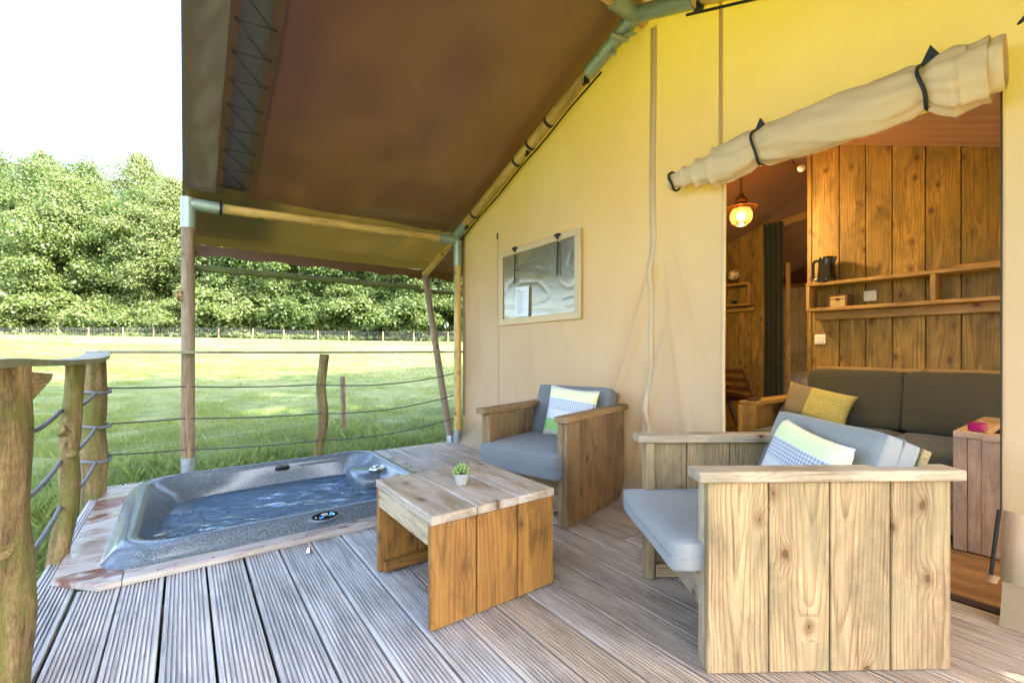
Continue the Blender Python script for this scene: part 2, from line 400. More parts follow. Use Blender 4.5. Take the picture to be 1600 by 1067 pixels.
def glow_canvas_mat():
    s = NT('side canvas for bedroom glow'); s.set(Base_Color=(.62, .47, .30), Roughness=.8)  # unseen canvas walls made translucent to brighten the bedroom
    tr = s.n('ShaderNodeBsdfTranslucent'); tr.inputs[0].default_value = (.75, .55, .38, 1)
    mx = s.n('ShaderNodeMixShader'); mx.inputs[0].default_value = .45
    s.l(s.b.outputs[0], mx.inputs[1]); s.l(tr.outputs[0], mx.inputs[2]); s.l(mx.outputs[0], s.out.inputs[0]); return s.m
M['thin'] = glow_canvas_mat()
def glow_roof_mat():
    s = NT('unseen roof cloth for yellow glow'); s.set(Base_Color=(.55, .42, .12), Roughness=.7)  # unseen roof cloth made yellow and translucent so the upper wall glows
    tr = s.n('ShaderNodeBsdfTranslucent'); tr.inputs[0].default_value = (.90, .80, .10, 1)
    mx = s.n('ShaderNodeMixShader'); mx.inputs[0].default_value = .42
    s.l(s.b.outputs[0], mx.inputs[1]); s.l(tr.outputs[0], mx.inputs[2]); s.l(mx.outputs[0], s.out.inputs[0]); return s.m
M['roof_glow'] = glow_roof_mat()
M['hem'] = plain('brown hem cloth', (.12, .062, .035), .4, noise_amt=.1)
M['liner'] = fabric('rust brown liner cloth', (.19, .070, .008), var=.1, rough=.7)
M['galv'] = plain('green painted steel', (.34, .40, .32), .42, .35, noise_amt=.18, nscale=14, bump=.2, bscale=40)
M['galv_grey'] = plain('galvanised steel', (.38, .40, .41), .38, .6, noise_amt=.2, nscale=30)
M['black'] = plain('black webbing', (.010, .011, .010), .6, noise_amt=.2)
M['cord'] = plain('black cord', (.012, .012, .015), .6)
M['rope'] = plain('grey rope', (.17, .175, .18), .8, noise_amt=.35, nscale=90, bump=.6, bscale=160)
M['rope_dark'] = plain('dark weathered rope', (.075, .07, .06), .8, noise_amt=.3, nscale=90)
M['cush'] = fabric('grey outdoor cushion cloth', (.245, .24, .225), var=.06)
M['cush_far'] = fabric('grey cushion cloth with painted shade', (.15, .152, .150), var=.06)  # same cloth as the near cushions, with shade put into its colour
M['cush_in'] = fabric('charcoal sofa cloth', (.052, .046, .030), var=.06)
M['curtain'] = fabric('dark green curtain cloth', (.035, .04, .025), var=.15)
M['white'] = plain('white plastic', (.78, .76, .72), .35)
M['paper'] = plain('white paper', (.75, .75, .78), .6)
M['ink'] = plain('grey print', (.30, .30, .33), .7)
M['blackgloss'] = plain('glossy black plastic', (.012, .012, .012), .12)
M['steel'] = plain('brushed steel', (.6, .6, .6), .2, 1.0)
M['soil'] = plain('dark soil', (.05, .035, .02), .95, noise_amt=.4, nscale=8, bump=.6, bscale=30)
M['concrete'] = plain('pale concrete', (.38, .36, .32), .75, noise_amt=.25, nscale=40, bump=.5, bscale=120)
M['succ'] = plain('succulent leaf', (.20, .30, .07), .4, noise_amt=.3, nscale=60)
M['bed'] = fabric('white bed linen', (.75, .70, .68), var=.05)
M['brass'] = plain('dark brass', (.12, .06, .025), .35, .8)

def pillow_mat(name, bands, axis=1, pat=None):
    """flat woven stripes across the cushion cover; bands: list of (start, colour, pattern)"""
    s = NT(name); tc = s.n('ShaderNodeTexCoord').outputs['Object']
    sx = s.n('ShaderNodeSeparateXYZ'); s.l(tc, sx.inputs[0])
    t = s.math('ADD', s.math('MULTIPLY', sx.outputs[axis], 2.45), .5)
    wobble = s.math('MULTIPLY', s.math('SUBTRACT', s.noise(tc, 9, 2).outputs['Fac'], .5), .01)
    t = s.math('ADD', t, wobble)
    col = s.ramp(t, [(a, c) for a, c, _ in bands], 'CONSTANT')
    pats = {}
    dia = s.n('ShaderNodeTexChecker'); mp = s.n('ShaderNodeMapping'); mp.inputs['Rotation'].default_value = (0, 0, R(45)); mp.inputs['Scale'].default_value = (95, 95, 0.01)
    s.l(tc, mp.inputs[0]); s.l(mp.outputs[0], dia.inputs[0]); dia.inputs['Scale'].default_value = 1; pats['diamond'] = dia.outputs['Fac']
    vo = s.n('ShaderNodeTexVoronoi'); vo.inputs['Scale'].default_value = 34; vo.inputs['Randomness'].default_value = .35
    m2 = s.n('ShaderNodeMapping'); m2.inputs['Scale'].default_value = (1, 1, 0.01); s.l(tc, m2.inputs[0]); s.l(m2.outputs[0], vo.inputs['Vector'])
    pats['rings'] = s.ramp(s.math('FRACT', s.math('MULTIPLY', vo.outputs['Distance'], 3.2)), [(.0, 0.0), (.45, 0.0), (.5, 1.0), (.8, 1.0), (.85, 0.0)])
    lace = s.noise(tc, 120, 2, .6); pats['lace'] = s.ramp(lace.outputs['Fac'], [(.47, 0.0), (.53, 1.0)])
    for i, (a, c, pt) in enumerate(bands):
        if not pt: continue
        b = bands[i+1][0] if i+1 < len(bands) else 2.0
        inb = s.math('MULTIPLY', s.math('GREATER_THAN', t, a), s.math('LESS_THAN', t, b))
        col = s.mix(s.math('MULTIPLY', inb, pats[pt[0]]), col, pt[1])
    s.set(Base_Color=col, Roughness=.85, Sheen_Weight=.1)
    s.bump(s.noise(tc, 400, 2).outputs['Fac'], .25, .002)
    return s.m
M['pillow_a'] = pillow_mat('striped cushion cover', [(0, (.66, .62, .50), ('rings', (.40, .36, .12))), (.17, (.30, .52, .16), None), (.36, (.62, .60, .56), None), (.52, (.60, .60, .62), ('diamond', (.30, .30, .33))), (.72, (.72, .74, .40), None), (.88, (.74, .72, .62), ('lace', (.52, .50, .42)))])
M['pillow_b'] = pillow_mat('patterned brown and mustard cover', [(0, (.34, .27, .17), ('diamond', (.13, .085, .05))), (.36, (.55, .47, .17), ('rings', (.33, .28, .06)))], axis=0)

def water_mat():
    s = NT('hot tub water'); p = s.coords(False)
    s.t.nodes.remove(s.b)
    mr = s.n('ShaderNodeMapping'); s.l(p, mr.inputs[0]); mr.inputs['Rotation'].default_value = (0, 0, R(-24)); RP = mr.outputs[0]
    n1 = s.noise(s.vm('MULTIPLY', RP, (7, 20, 6)), 1.0, 4, .6, 1.2).outputs['Fac']; n2 = s.noise(p, 34, 3, .5, .3).outputs['Fac']
    bp = s.n('ShaderNodeBump'); bp.inputs['Strength'].default_value = 1.0; bp.inputs['Distance'].default_value = .06
    s.l(s.math('ADD', n1, s.math('MULTIPLY', n2, .25)), bp.inputs['Height'])
    fr = s.n('ShaderNodeFresnel'); fr.inputs['IOR'].default_value = 1.5; s.l(bp.outputs[0], fr.inputs['Normal'])
    gl = s.n('ShaderNodeBsdfGlossy'); gl.inputs['Roughness'].default_value = .03; s.l(bp.outputs[0], gl.inputs['Normal'])
    tr = s.n('ShaderNodeBsdfTransparent'); tr.inputs[0].default_value = (.45, .66, .86, 1)
    da = s.n('ShaderNodeBsdfDiffuse'); da.inputs[0].default_value = (.16, .33, .52, 1); s.l(bp.outputs[0], da.inputs['Normal'])
    am = s.n('ShaderNodeMixShader'); am.inputs[0].default_value = .35; s.l(tr.outputs[0], am.inputs[1]); s.l(da.outputs[0], am.inputs[2])
    mx = s.n('ShaderNodeMixShader'); s.l(s.math('MULTIPLY', fr.outputs[0], 1.5, clamp=True), mx.inputs[0]); s.l(am.outputs[0], mx.inputs[1]); s.l(gl.outputs[0], mx.inputs[2])
    s.l(mx.outputs[0], s.out.inputs[0]); return s.m
M['water'] = water_mat()
def shell_mat(name, base, fleck, dark):
    s = NT(name); p = s.coords(False)
    n1 = s.noise(p, 520, 1, .5).outputs['Fac']; n2 = s.noise(s.vm('ADD', p, (5, 5, 5)), 420, 1, .5).outputs['Fac']
    col = s.mix(s.ramp(n1, [(.56, 0.0), (.62, 1.0)]), base, fleck)
    col = s.mix(s.ramp(n2, [(.56, 0.0), (.62, 1.0)]), col, dark)
    s.set(Base_Color=col, Roughness=.22); s.b.inputs['Specular IOR Level'].default_value = .6
    return s.m
M['shell'] = shell_mat('speckled granite acrylic', (.06, .084, .104), (.38, .42, .45), (.010, .014, .020))
def pvc_mat():
    s = NT('crinkled clear window film'); p = s.coords(False); s.t.nodes.remove(s.b)
    n1 = s.noise(s.vm('MULTIPLY', p, (1, 1.2, 1.9)), 3.6, 4, .55, 1.5).outputs['Fac']
    bp = s.n('ShaderNodeBump'); bp.inputs['Strength'].default_value = .2; bp.inputs['Distance'].default_value = .01; s.l(n1, bp.inputs['Height'])
    fr = s.n('ShaderNodeFresnel'); fr.inputs['IOR'].default_value = 1.5; s.l(bp.outputs[0], fr.inputs['Normal'])
    gl = s.n('ShaderNodeBsdfGlossy'); gl.inputs['Roughness'].default_value = .24; s.l(bp.outputs[0], gl.inputs['Normal'])
    tr = s.n('ShaderNodeBsdfTransparent'); tr.inputs[0].default_value = (.8, .82, .78, 1)
    df = s.n('ShaderNodeBsdfDiffuse'); df.inputs[0].default_value = (.17, .175, .12, 1)
    m1 = s.n('ShaderNodeMixShader'); m1.inputs[0].default_value = .78; s.l(tr.outputs[0], m1.inputs[1]); s.l(df.outputs[0], m1.inputs[2])
    f2 = s.math('MULTIPLY', fr.outputs[0], .20, clamp=True)
    mx = s.n('ShaderNodeMixShader'); s.l(f2, mx.inputs[0]); s.l(m1.outputs[0], mx.inputs[1]); s.l(gl.outputs[0], mx.inputs[2])
    s.l(mx.outputs[0], s.out.inputs[0]); return s.m
M['pvc'] = pvc_mat()
def leaf_mat(name, c1, c2, c3, trans=.42):
    s = NT(name); s.t.nodes.remove(s.b)
    ri = s.n('ShaderNodeNewGeometry').outputs['Random Per Island']; oi = s.n('ShaderNodeObjectInfo').outputs['Random']
    tc = s.n('ShaderNodeTexCoord').outputs['Object']; nz = s.noise(tc, .55, 3, .6).outputs['Fac']
    f = s.math('ADD', s.math('MULTIPLY', ri, .45), s.math('ADD', s.math('MULTIPLY', nz, .75), s.math('MULTIPLY', s.math('SUBTRACT', oi, .5), .6)))
    col = s.ramp(f, [(.25, c1), (.6, c2), (.95, c3)])
    df = s.n('ShaderNodeBsdfPrincipled'); s.l(col, df.inputs['Base Color']); df.inputs['Roughness'].default_value = .45
    tr = s.n('ShaderNodeBsdfTranslucent'); s.l(s.mix(.5, col, c3), tr.inputs[0])
    mx = s.n('ShaderNodeMixShader'); mx.inputs[0].default_value = trans
    s.l(df.outputs[0], mx.inputs[1]); s.l(tr.outputs[0], mx.inputs[2]); s.l(mx.outputs[0], s.out.inputs[0]); return s.m
M['leaf'] = leaf_mat('woodland leaves', (.085, .135, .03), (.135, .19, .045), (.20, .24, .08))
M['grass'] = leaf_mat('grass blades', (.13, .19, .03), (.25, .31, .07), (.50, .48, .20), .4)
M['bark'] = plain('bark', (.09, .07, .05), .9, noise_amt=.4, nscale=6, bump=.8, bscale=10)
def ground_mat():
    s = NT('meadow ground'); p = s.n('ShaderNodeNewGeometry').outputs['Position']
    n1 = s.noise(p, .22, 5, .6).outputs['Fac']; n2 = s.noise(p, 2.2, 5, .7).outputs['Fac']; n3 = s.noise(p, 15, 5, .75).outputs['Fac']
    col = s.ramp(s.math('ADD', s.math('MULTIPLY', n1, .5), s.math('MULTIPLY', n2, .5)), [(.38, (.05, .09, .016)), (.48, (.12, .155, .036)), (.58, (.20, .205, .08))])
    col = s.mix(s.ramp(n3, [(.35, .45), (.6, 0.0)]), col, (.05, .085, .018))
    s.set(Base_Color=col, Roughness=.95); s.bump(s.math('ADD', s.math('MULTIPLY', n3, .4), n2), .8, .12); return s.m
M['ground'] = ground_mat()

# ------------------------------------------------------------------ ground
def GZ(x, y):
    r = math.hypot(x, y)
    z = -.30 + .05*max(0, min(r, 62)-4.5)
    if r > 7: z += .06*noise.noise(Vector((x*.12, y*.12, 0)))*min(1, (r-7)/6)
    return z
rs = [0, 1.5, 3, 4.5, 6, 7.5, 9, 11, 13, 15, 18, 21, 25, 29, 34, 40, 46, 52, 58, 64, 75, 95, 130, 200, 320, 600]
na = 128; vs_ = [(0, 0, -.3)]; fs = []
for r in rs[1:]:
    for j in range(na):
        a = 2*math.pi*j/na; x, y = r*math.cos(a), r*math.sin(a); vs_.append((x, y, GZ(x, y)))
for j in range(na): fs.append((0, 1+j, 1+(j+1) % na))
for i in range(len(rs)-2):
    for j in range(na):
        a = 1+i*na; b = a+na; fs.append((a+j, b+j, b+(j+1) % na, a+(j+1) % na))
me = bpy.data.meshes.new('meadow'); me.from_pydata(vs_, [], fs); smooth(me)
tag(add('meadow', me, M['ground']), kind='structure')

def leaf_cards(cent, nrm, size, asp=.6):
    """diamond leaves: arrays -> mesh"""
    n = len(cent); a = RNG.normal(size=(n, 3)); u = np.cross(a, nrm); u /= np.linalg.norm(u, axis=1)[:, None]+1e-9
    v = np.cross(nrm, u); s_ = size[:, None]
    P = np.stack([cent-u*s_, cent-v*s_*asp+nrm*s_*.12, cent+u*s_, cent+v*s_*asp+nrm*s_*.12], 1).reshape(-1, 3)
    return P
def quads_me(P, name):
    n = len(P)//4; me = bpy.data.meshes.new(name)
    me.vertices.add(len(P)); me.vertices.foreach_set('co', P.astype(np.float32).ravel())
    me.loops.add(4*n); me.loops.foreach_set('vertex_index', np.arange(4*n, dtype=np.int32))
    me.polygons.add(n); me.polygons.foreach_set('loop_start', np.arange(0, 4*n, 4, dtype=np.int32)); me.polygons.foreach_set('loop_total', np.full(n, 4, dtype=np.int32))
    me.update(calc_edges=True); return me
def crown_me(name, h, rad, base, nc, per, leaf=.26, cr=1.3):
    Cn = []; 
    while len(Cn) < nc:
        v = RNG.normal(size=3); v /= np.linalg.norm(v); q = RNG.uniform(.35, 1)**.5
        zz = v[2]*q; t = (zz+1)/2
        wdt = rad*(math.sin(math.pi*min(1, .22+.66*t))**.8)*(1+.28*noise.noise(Vector((v[0]*1.5, v[1]*1.5, t*2.5+h))))
        Cn.append((v[0]*q*wdt, v[1]*q*wdt, base+(h-base)*t, RNG.uniform(.65, 1.25)*cr))
    P = []
    for (x, y, z, r) in Cn:
        v = RNG.normal(size=(per, 3)); v /= np.linalg.norm(v, axis=1)[:, None]
        v[:, 2] = np.where(v[:, 2] < -.2, -v[:, 2]*.5, v[:, 2])
        q = RNG.uniform(.55, 1.08, per)[:, None]
        c = np.array([x, y, z]) + v*q*np.array([r, r, r*.72]) + RNG.normal(size=(per, 3))*r*.22
        nr = v + RNG.normal(size=(per, 3))*.55 + np.array([0, 0, .35]); nr /= np.linalg.norm(nr, axis=1)[:, None]
        P.append(leaf_cards(c, nr, RNG.uniform(.6, 1.3, per)*leaf))
    return quads_me(np.concatenate(P), name)
def trunk_me(h, r, seed):
    rnd = random.Random(seed); parts = []
    pts = [Vector((rnd.uniform(-.12, .12)*i*.5, rnd.uniform(-.12, .12)*i*.5, h*i/6)) for i in range(7)]
    parts.append(sweep_me(pts, [r*(1.25-i/6*1.1) for i in range(7)], 9))
    for k in range(8):
        i = rnd.randint(1, 5); p = pts[i]; a = rnd.uniform(0, 6.28); L = h*rnd.uniform(.14, .26)
        d = Vector((math.cos(a), math.sin(a), rnd.uniform(.4, 1))).normalized()
        parts.append(sweep_me([p, p+d*L*.5+Vector((0, 0, .1)), p+d*L+Vector((0, 0, .5))], [r*.45*(1.2-i/6), r*.25, r*.1], 6))
    return smooth(join_me('trunk', *parts))
crowns = [crown_me('crown%d' % i, h, rd, b, nc, 330, .15, 1.75) for i, (h, rd, b, nc) in enumerate([(19, 6.2, .5, 190), (21, 6.4, 1.5, 200), (18, 6.4, .3, 190), (20, 5.8, 1.0, 180)])]
trunks = [trunk_me(16, .28, 5), trunk_me(18, .32, 6), trunk_me(14, .26, 7), trunk_me(17, .25, 8)]
bushes = [crown_me('bush%d' % i, h, rd, 0.0, 46, 300, .13, .95) for i, (h, rd) in enumerate([(4.2, 2.5), (5.4, 2.9), (3.4, 2.6)])]
bstem = trunk_me(2.6, .07, 9)
rt = random.Random(4)
def tree(l, d, k, sc_=1.0, label=None, group=None, sz=1.0, world=None):
    p = world if world is not None else W(l, d); p.z = GZ(p.x, p.y)-.15
    rz = rt.uniform(0, 6.28)
    o = empty('broadleaf_tree', p, rz, label, 'tree', group)
    S = Matrix.Diagonal((sc_, sc_, sc_*sz, 1))
    add('trunk', trunks[k], M['bark'], o, S, True); add('crown', crowns[k], M['leaf'], o, S, True)
    return o
G1 = 'trees at the edge of the wood beyond the field'
L1 = 'leafy broadleaf tree in the green wood behind the field fence'
row = 0
for d0, l0, l1, st in ((60, -84, 16, 6.4), (67, -92, 20, 7.6)):
    l = l0
    while l < l1:
        ll = l+rt.uniform(-1.2, 1.2); dd = d0+rt.uniform(-1.8, 1.8); k = rt.randrange(4)
        px = 800+700*ll/dd
        hs = (1.12 if d0 > 63 else 1.0)*rt.uniform(1.12, 1.30)*(.93 if px < 40 else 1.0)
        if px > 262 and px < 330: hs *= .86
        tree(ll, dd, k, 1.0, L1, G1, hs); l += st
l = -76
while l < 20:
    ll = l+rt.uniform(-.8, .8); dd = 55.5+rt.uniform(-1, 1); p = W(ll, dd); p.z = GZ(p.x, p.y)-.1
    o = empty('shrub', p, rt.uniform(0, 6), 'bushy green shrub under the wood edge behind the field fence', 'shrub', 'shrubs at the foot of the wood')
    s_ = rt.uniform(1.0, 1.5); S = Matrix.Diagonal((s_, s_, s_, 1))
    add('stem', bstem, M['bark'], o, S, True); add('foliage', bushes[rt.randrange(3)], M['leaf'], o, S, True)
    l += 3.1
nU = 46000; d_ = RNG.uniform(51.6, 66, nU); l_ = RNG.uniform(-84, 20, nU)
ux = CS*l_+SN*d_; uy = -SN*l_+CS*d_; hh = np.array([GZ(a, b)+(1.1+1.3*abs(noise.noise(Vector((a*.5, b*.5, 2))))) * (.35 if dd_ < 55.8 else 1) for a, b, dd_ in zip(ux, uy, d_)])
gz_ = hh*0+np.array([GZ(a, b) for a, b in zip(ux, uy)]); uz = gz_+(hh-gz_)*RNG.uniform(0, 1, nU)**.7
nr_ = RNG.normal(size=(nU, 3))+np.array([0, 0, .5]); nr_ /= np.linalg.norm(nr_, axis=1)[:, None]
tag(add('undergrowth', quads_me(leaf_cards(np.stack([ux, uy, uz], 1), nr_, RNG.uniform(.12, .28, nU)), 'ug'), M['leaf']), 'tangled low undergrowth along the foot of the wood', 'undergrowth', kind='stuff')
# trees out of frame behind the tent, whose shade crosses the field
crowns.append(crown_me('high_crown', 20, 4.2, 12.5, 60, 130, .24, 1.1))
for (x, y, k, s_) in ((3.6, -3.0, 4, 1.0), (9.2, -3.4, 4, 1.04), (15, -2.6, 4, 1.05), (-2.6, -3.2, 4, 1.0)):
    trunks.append(trunks[1]) if len(trunks) < 5 else None
    o = tree(0, 0, k, s_, 'tall broadleaf tree standing behind the tent, shading the meadow', 'trees behind the tent', 1.0, Vector((x, y, 0)))

# grass blades: short turf near, thinning with distance; taller fringe along the deck
def grass(n, dmin, dmax, hmin, hmax, wd, pxr=(-260, 800), fringe=False, name='grass_blades', label=''):
    u = RNG.uniform(0, 1, n); d = dmin*dmax/(dmax-(dmax-dmin)*u) if not fringe else RNG.uniform(dmin, dmax, n)
    ang = RNG.uniform((pxr[0]-800)/700, (pxr[1]-800)/700, n); l = ang*d
    x = CS*l+SN*d; y = -SN*l+CS*d
    if fringe:
        side = RNG.uniform(0, 1, n) < .35
        x = np.where(side, -.62-RNG.exponential(.55, n), RNG.uniform(-1.2, 3.6, n)); y = np.where(side, RNG.uniform(1.2, 5.5, n), 4.72+RNG.exponential(.5, n))
    ok = ~((x > -.6) & (y < 4.7)); x, y = x[ok], y[ok]; n = len(x); r = np.hypot(x, y)
    z = -.32+.05*np.clip(np.minimum(r, 62)-4.5, 0, None)
    clump = np.array([noise.noise(Vector((a*1.3, b*1.3, 0))) for a, b in zip(x, y)])
    h = RNG.uniform(hmin, hmax, n)*(1+.9*clump)*(1 if fringe else (1+.03*r)); w = wd*(.6+r*.09)
    a = RNG.uniform(0, 6.283, n); b = RNG.uniform(0, 6.283, n); ln = RNG.uniform(.1, .7, n)*h
    B = np.stack([x, y, z], 1); side_ = np.stack([np.cos(a)*w, np.sin(a)*w, 0*w], 1)
    tip = B+np.stack([np.cos(b)*ln, np.sin(b)*ln, h], 1); mid = B+np.stack([np.cos(b)*ln*.3, np.sin(b)*ln*.3, h*.6], 1)
    return np.stack([B-side_, B+side_, mid+side_*.6, tip], 1).reshape(-1, 3)
P = np.concatenate([grass(330000, 5.0, 30, .02, .055, .0017), grass(60000, 4.5, 7, .05, .17, .0011, fringe=True)])
tag(add('grass_blades', quads_me(P, 'grass'), M['grass']), 'short green meadow grass with a taller fringe along the deck', 'grass', kind='stuff')
# weeds standing in the field
for i, (px, d) in enumerate(((75, 24), (107, 26), (86, 25), (510, 27), (445, 29))):
    c = W((px-800)/700*d, d); c.z = GZ(c.x, c.y); n = 60
    q = RNG.normal(size=(n, 3))*np.array([.16, .16, .0])+np.array([0, 0, 1])*RNG.uniform(.05, .75+.15*(i % 3), n)[:, None]
    nr = RNG.normal(size=(n, 3)); nr /= np.linalg.norm(nr, axis=1)[:, None]
    o = empty('weed', c, 0, 'thin leafy weed standing up from the far meadow grass', 'weed', 'weeds standing in the field')
    add('foliage', quads_me(leaf_cards(q, nr, np.full(n, .055)), 'weed'), M['grass'], o, Matrix(), True)

# ------------------------------------------------------------------ field fence and its posts
fo = W(-30, 51); fz = GZ(fo.x, fo.y)
fence = empty('field_fence', (fo.x, fo.y, fz), 0, 'long wire mesh fence on pale posts in front of the wood', 'fence')
wire_pts = []
for i in range(-6, 17):
    l = -55.6+3.7*i+ (0.2 if i % 2 else 0); d = 51.0
    p = W(l, d); p.z = GZ(p.x, p.y)
    pole('post', (p.x, p.y, p.z-.2), (p.x, p.y, p.z+1.12), .085, M['pole_grey'], fence, n=8, seg=2, seed=i)
    wire_pts.append(p)
ms = []
for h in (.25, .45, .62, .78, .92, 1.05):
    ms.append(sweep_me([p+Vector((0, 0, h)) for p in wire_pts], .008, 3, sm=False))
for a, b in zip(wire_pts, wire_pts[1:]):
    for k in range(1, 12):
        q = a.lerp(b, k/12); ms.append(sweep_me([q+Vector((0, 0, .2)), q+Vector((0, 0, 1.05))], .005, 3, sm=False, cap=False))
add('wire_mesh', join_me('wire', *ms), plain('dull fence wire', (.22, .22, .22), .7, .3), fence)
# near stock fence: two old posts with faint wire
nf = []
for (px, yb, yt, r, seed, lab) in ((538, 688, 588, .035, 3, 'short split wooden fence post standing in the grass beyond the deck'), (131, 772, 640, .03, 8, 'small wooden stake standing in the grass beside the corner rail post')):
    d = 700*1.33/(yb-548)*.985; p = W((px-800)/700*d, d, -.32); nf.append(p)
    top = W((px-3-800)/700*d, d, 1.03-(yt-548)/700*d)
    o = empty('fence_post', p, 0, lab, 'post')
    pole('shaft', p-Vector((0, 0, .1)), top, r*1.12, M['pole_grey'], o, n=9, seg=8, r1=r, rough=.18, seed=seed, wob=.02)
p2 = W(.4, 5.9, -.3); nw = empty('wire_fence', nf[1], 0, 'thin pale wire netting strung low in the grass behind the rope rail', 'fence')
ms = []
for h in (.2, .38, .56, .72):
    pts = [nf[1].lerp(nf[0], t)+Vector((0, 0, h+.015*math.sin(t*9+h*30))) for t in (0, .25, .5, .75, 1)]+[nf[0].lerp(p2, t)+Vector((0, 0, h-.06*math.sin(math.pi*t))) for t in (.33, .66, 1)]
    ms.append(sweep_me(pts, .0011, 3, sm=False))
for i in range(1, 30):
    t = i/30; q = nf[1].lerp(nf[0], t*1.6) if t < .62 else nf[0].lerp(p2, (t-.62)/.38)
    ms.append(sweep_me([q+Vector((0, 0, .18)), q+Vector((0, 0, .70))], .0009, 3, sm=False))
add('netting', join_me('netting', *ms), M['galv_grey'], nw)

# ------------------------------------------------------------------ deck
deck = bpy.data.meshes.new('deck'); bm = bmesh.new()
for y in (-1.2, -.3, .6, 1.5, 2.35, 4.47):
    bbox(bm, 3.02, .05, .14, (1.0, y, -.106))
bbox(bm, .04, 5.7, .14, (-.49, 1.7, -.108)); 
for (x, y) in ((-.4, 4.4), (.9, 4.4), (2.3, 4.4), (-.4, 2.3), (-.4, .6)): bbox(bm, .12, .12, .3, (x, y, -.33))
deck = add('deck', to_mesh(bm, 'deck'), M['pole_grey']); tag(deck, kind='structure')
def deckboard_me(L, Wd=.1455, T_=.028, ng=9, gd=.009):
    k = ('d', round(L, 3))
    if k in _pl: return _pl[k]
    prof = [(-Wd/2, -T_), (-Wd/2, -.003), (-Wd/2+.002, 0)]
    m0 = .011; step = (Wd-2*m0)/ng
    for g in range(ng):
        a = -Wd/2+m0+g*step+step*.28; b = a+step*.44
        prof += [(a, 0), (a+.0012, -gd), (b-.0012, -gd), (b, 0)]
    prof += [(Wd/2-.002, 0), (Wd/2, -.003), (Wd/2, -T_)]
    nseg = max(2, int(L/.6)); n = len(prof); V = []; F = []
    for i in range(nseg+1):
        x = -L/2+L*i/nseg
        V += [(x, a, b) for a, b in prof]
    for i in range(nseg):
        for j in range(n):
            j2 = (j+1) % n; F.append((i*n+j, i*n+j2, (i+1)*n+j2, (i+1)*n+j))
    F.append(tuple(range(n))); F.append(tuple(nseg*n+j for j in range(n-1, -1, -1)))
    m_ = bpy.data.meshes.new('deckboard'); m_.from_pydata(V, [], F); _pl[k] = m_; return m_
xg = -.537; rb = random.Random(2)
i = 0
while xg < 2.75:
    xc = xg+.0775
    if xc < -.42: spans = [(-1.3, 4.56)]
    elif xc < 1.60: spans = [(-1.3, 2.64), (4.27, 4.56)]
    else: spans = [(-1.3, 1.62), (1.628, 4.56)] if i % 3 == 1 else [(-1.3, 4.56)]
    if xc > 2.6: spans = [(-1.3, .26), (1.39, 4.45)][:1]
    for a, b in spans:
        bd = add('deck_board', deckboard_me(b-a), M['deck'], None, T((xc, (a+b)/2, 0)) @ RZ(R(90)+R(rb.uniform(-.12, .12))) @ RX(R(rb.uniform(-.35, .35))))
        bd.parent = deck
    xg += .155; i += 1

# ------------------------------------------------------------------ interior floor
fl = tag(plank('interior_floor', (2.6, 1.95, -.05), (8.6, 1.95, -.05), 5.0, .03, (0, 0, 1), M['soil']), kind='structure')
x = 2.72
FLM = ROOTS[fl.name]
while x < 6.4:
    b = plank('floor_board', (x, -.45, -.018), (x, 4.35, -.018), .138, .03, (0, 0, 1), M['floor_in'], None, ch=.002)
    bm_ = b.matrix_basis.copy(); b.parent = fl; b.matrix_basis = FLM.inverted() @ bm_
    x += .142

# ------------------------------------------------------------------ tent: wall, roof, frame (one thing)
WX = 2.55
RIDGE, RZ0, SL = 1.95, 3.36, .395
def roofz(y): return RZ0 - SL*abs(y-RIDGE)
tent = empty('safari_tent', (WX, RIDGE, 0), 0, 'large safari tent with sand canvas front, brown roof canopy and yellow wooden poles', 'tent')
def nz3(x, y, z, s=1.0): return noise.noise(Vector((x*s, y*s, z*s)))
def fold(y, z):
    """how far the front canvas stands off its plane (towards the deck is negative x)"""
    v = 0.015*nz3(y, z*.35, 3, 2.2) + .008*nz3(y*2.2, z*.6, 7, 2.4)
    low = max(0, 1-z/1.6)
    v += .014*low*nz3(y*1.6+z*.35, 0, 11, 2.6)
    for (y0, sl_, z0, z1, a_, w_) in ((2.25, -.34, .5, 1.9, .030, .045), (2.05, -.26, .1, 1.35, .026, .04), (1.6, .12, .2, 1.9, .018, .04), (3.0, .22, .3, 1.2, .016, .05), (3.95, .05, .2, 1.6, .018, .05), (1.50, .30, 1.0, 2.0, .016, .03), (2.45, -.42, .15, 1.1, .018, .035), (2.7, .3, 1.0, 2.2, .010, .03), (4.15, .0, .1, 2.1, .016, .04), (3.5, -.16, .2, 1.1, .012, .05), (2.75, -.1, .1, 1.2, .014, .04)):
        if z0 < z < z1:
            e = math.sin(math.pi*(z-z0)/(z1-z0)); c = y0+sl_*(z-z0)
            v -= 1.9*a_*e*(math.exp(-((y-c)/(w_*.75))**2)-.45*math.exp(-((y-c-w_*1.5)/w_)**2))
    if .3 < y < 1.6 and 2.1 < z < 2.75: v += .006*math.sin(y*52+3*nz3(y, 0, 0, 6))*math.exp(-(z-2.15)/.22)   # gathers above the door
    # laps at the seams
    v -= .004*math.exp(-((y-1.405)/.012)**2)*(1 if z > 1.95 else 0)
    if z < .16: v -= .10*(1-z/.16)**1.5*(1 if y > 1.384 else .8)
    return v
ys = np.unique(np.round(np.concatenate([np.arange(-.5, 4.43, .028), [.28, 1.384, 2.60, 3.63, 4.43]]), 4))
zs = np.unique(np.round(np.concatenate([np.arange(0, 3.4, .035), [.01, 2.04, 1.33, 1.96]]), 4))
Pm = np.zeros((len(ys), len(zs), 3))
for i, y in enumerate(ys):
    for j, z in enumerate(zs):
        zt = min(z, roofz(y)-.01); Pm[i, j] = (WX+fold(y, zt), y, zt+.004)
yc = (ys[:-1]+ys[1:])/2; zc = (zs[:-1]+zs[1:])/2
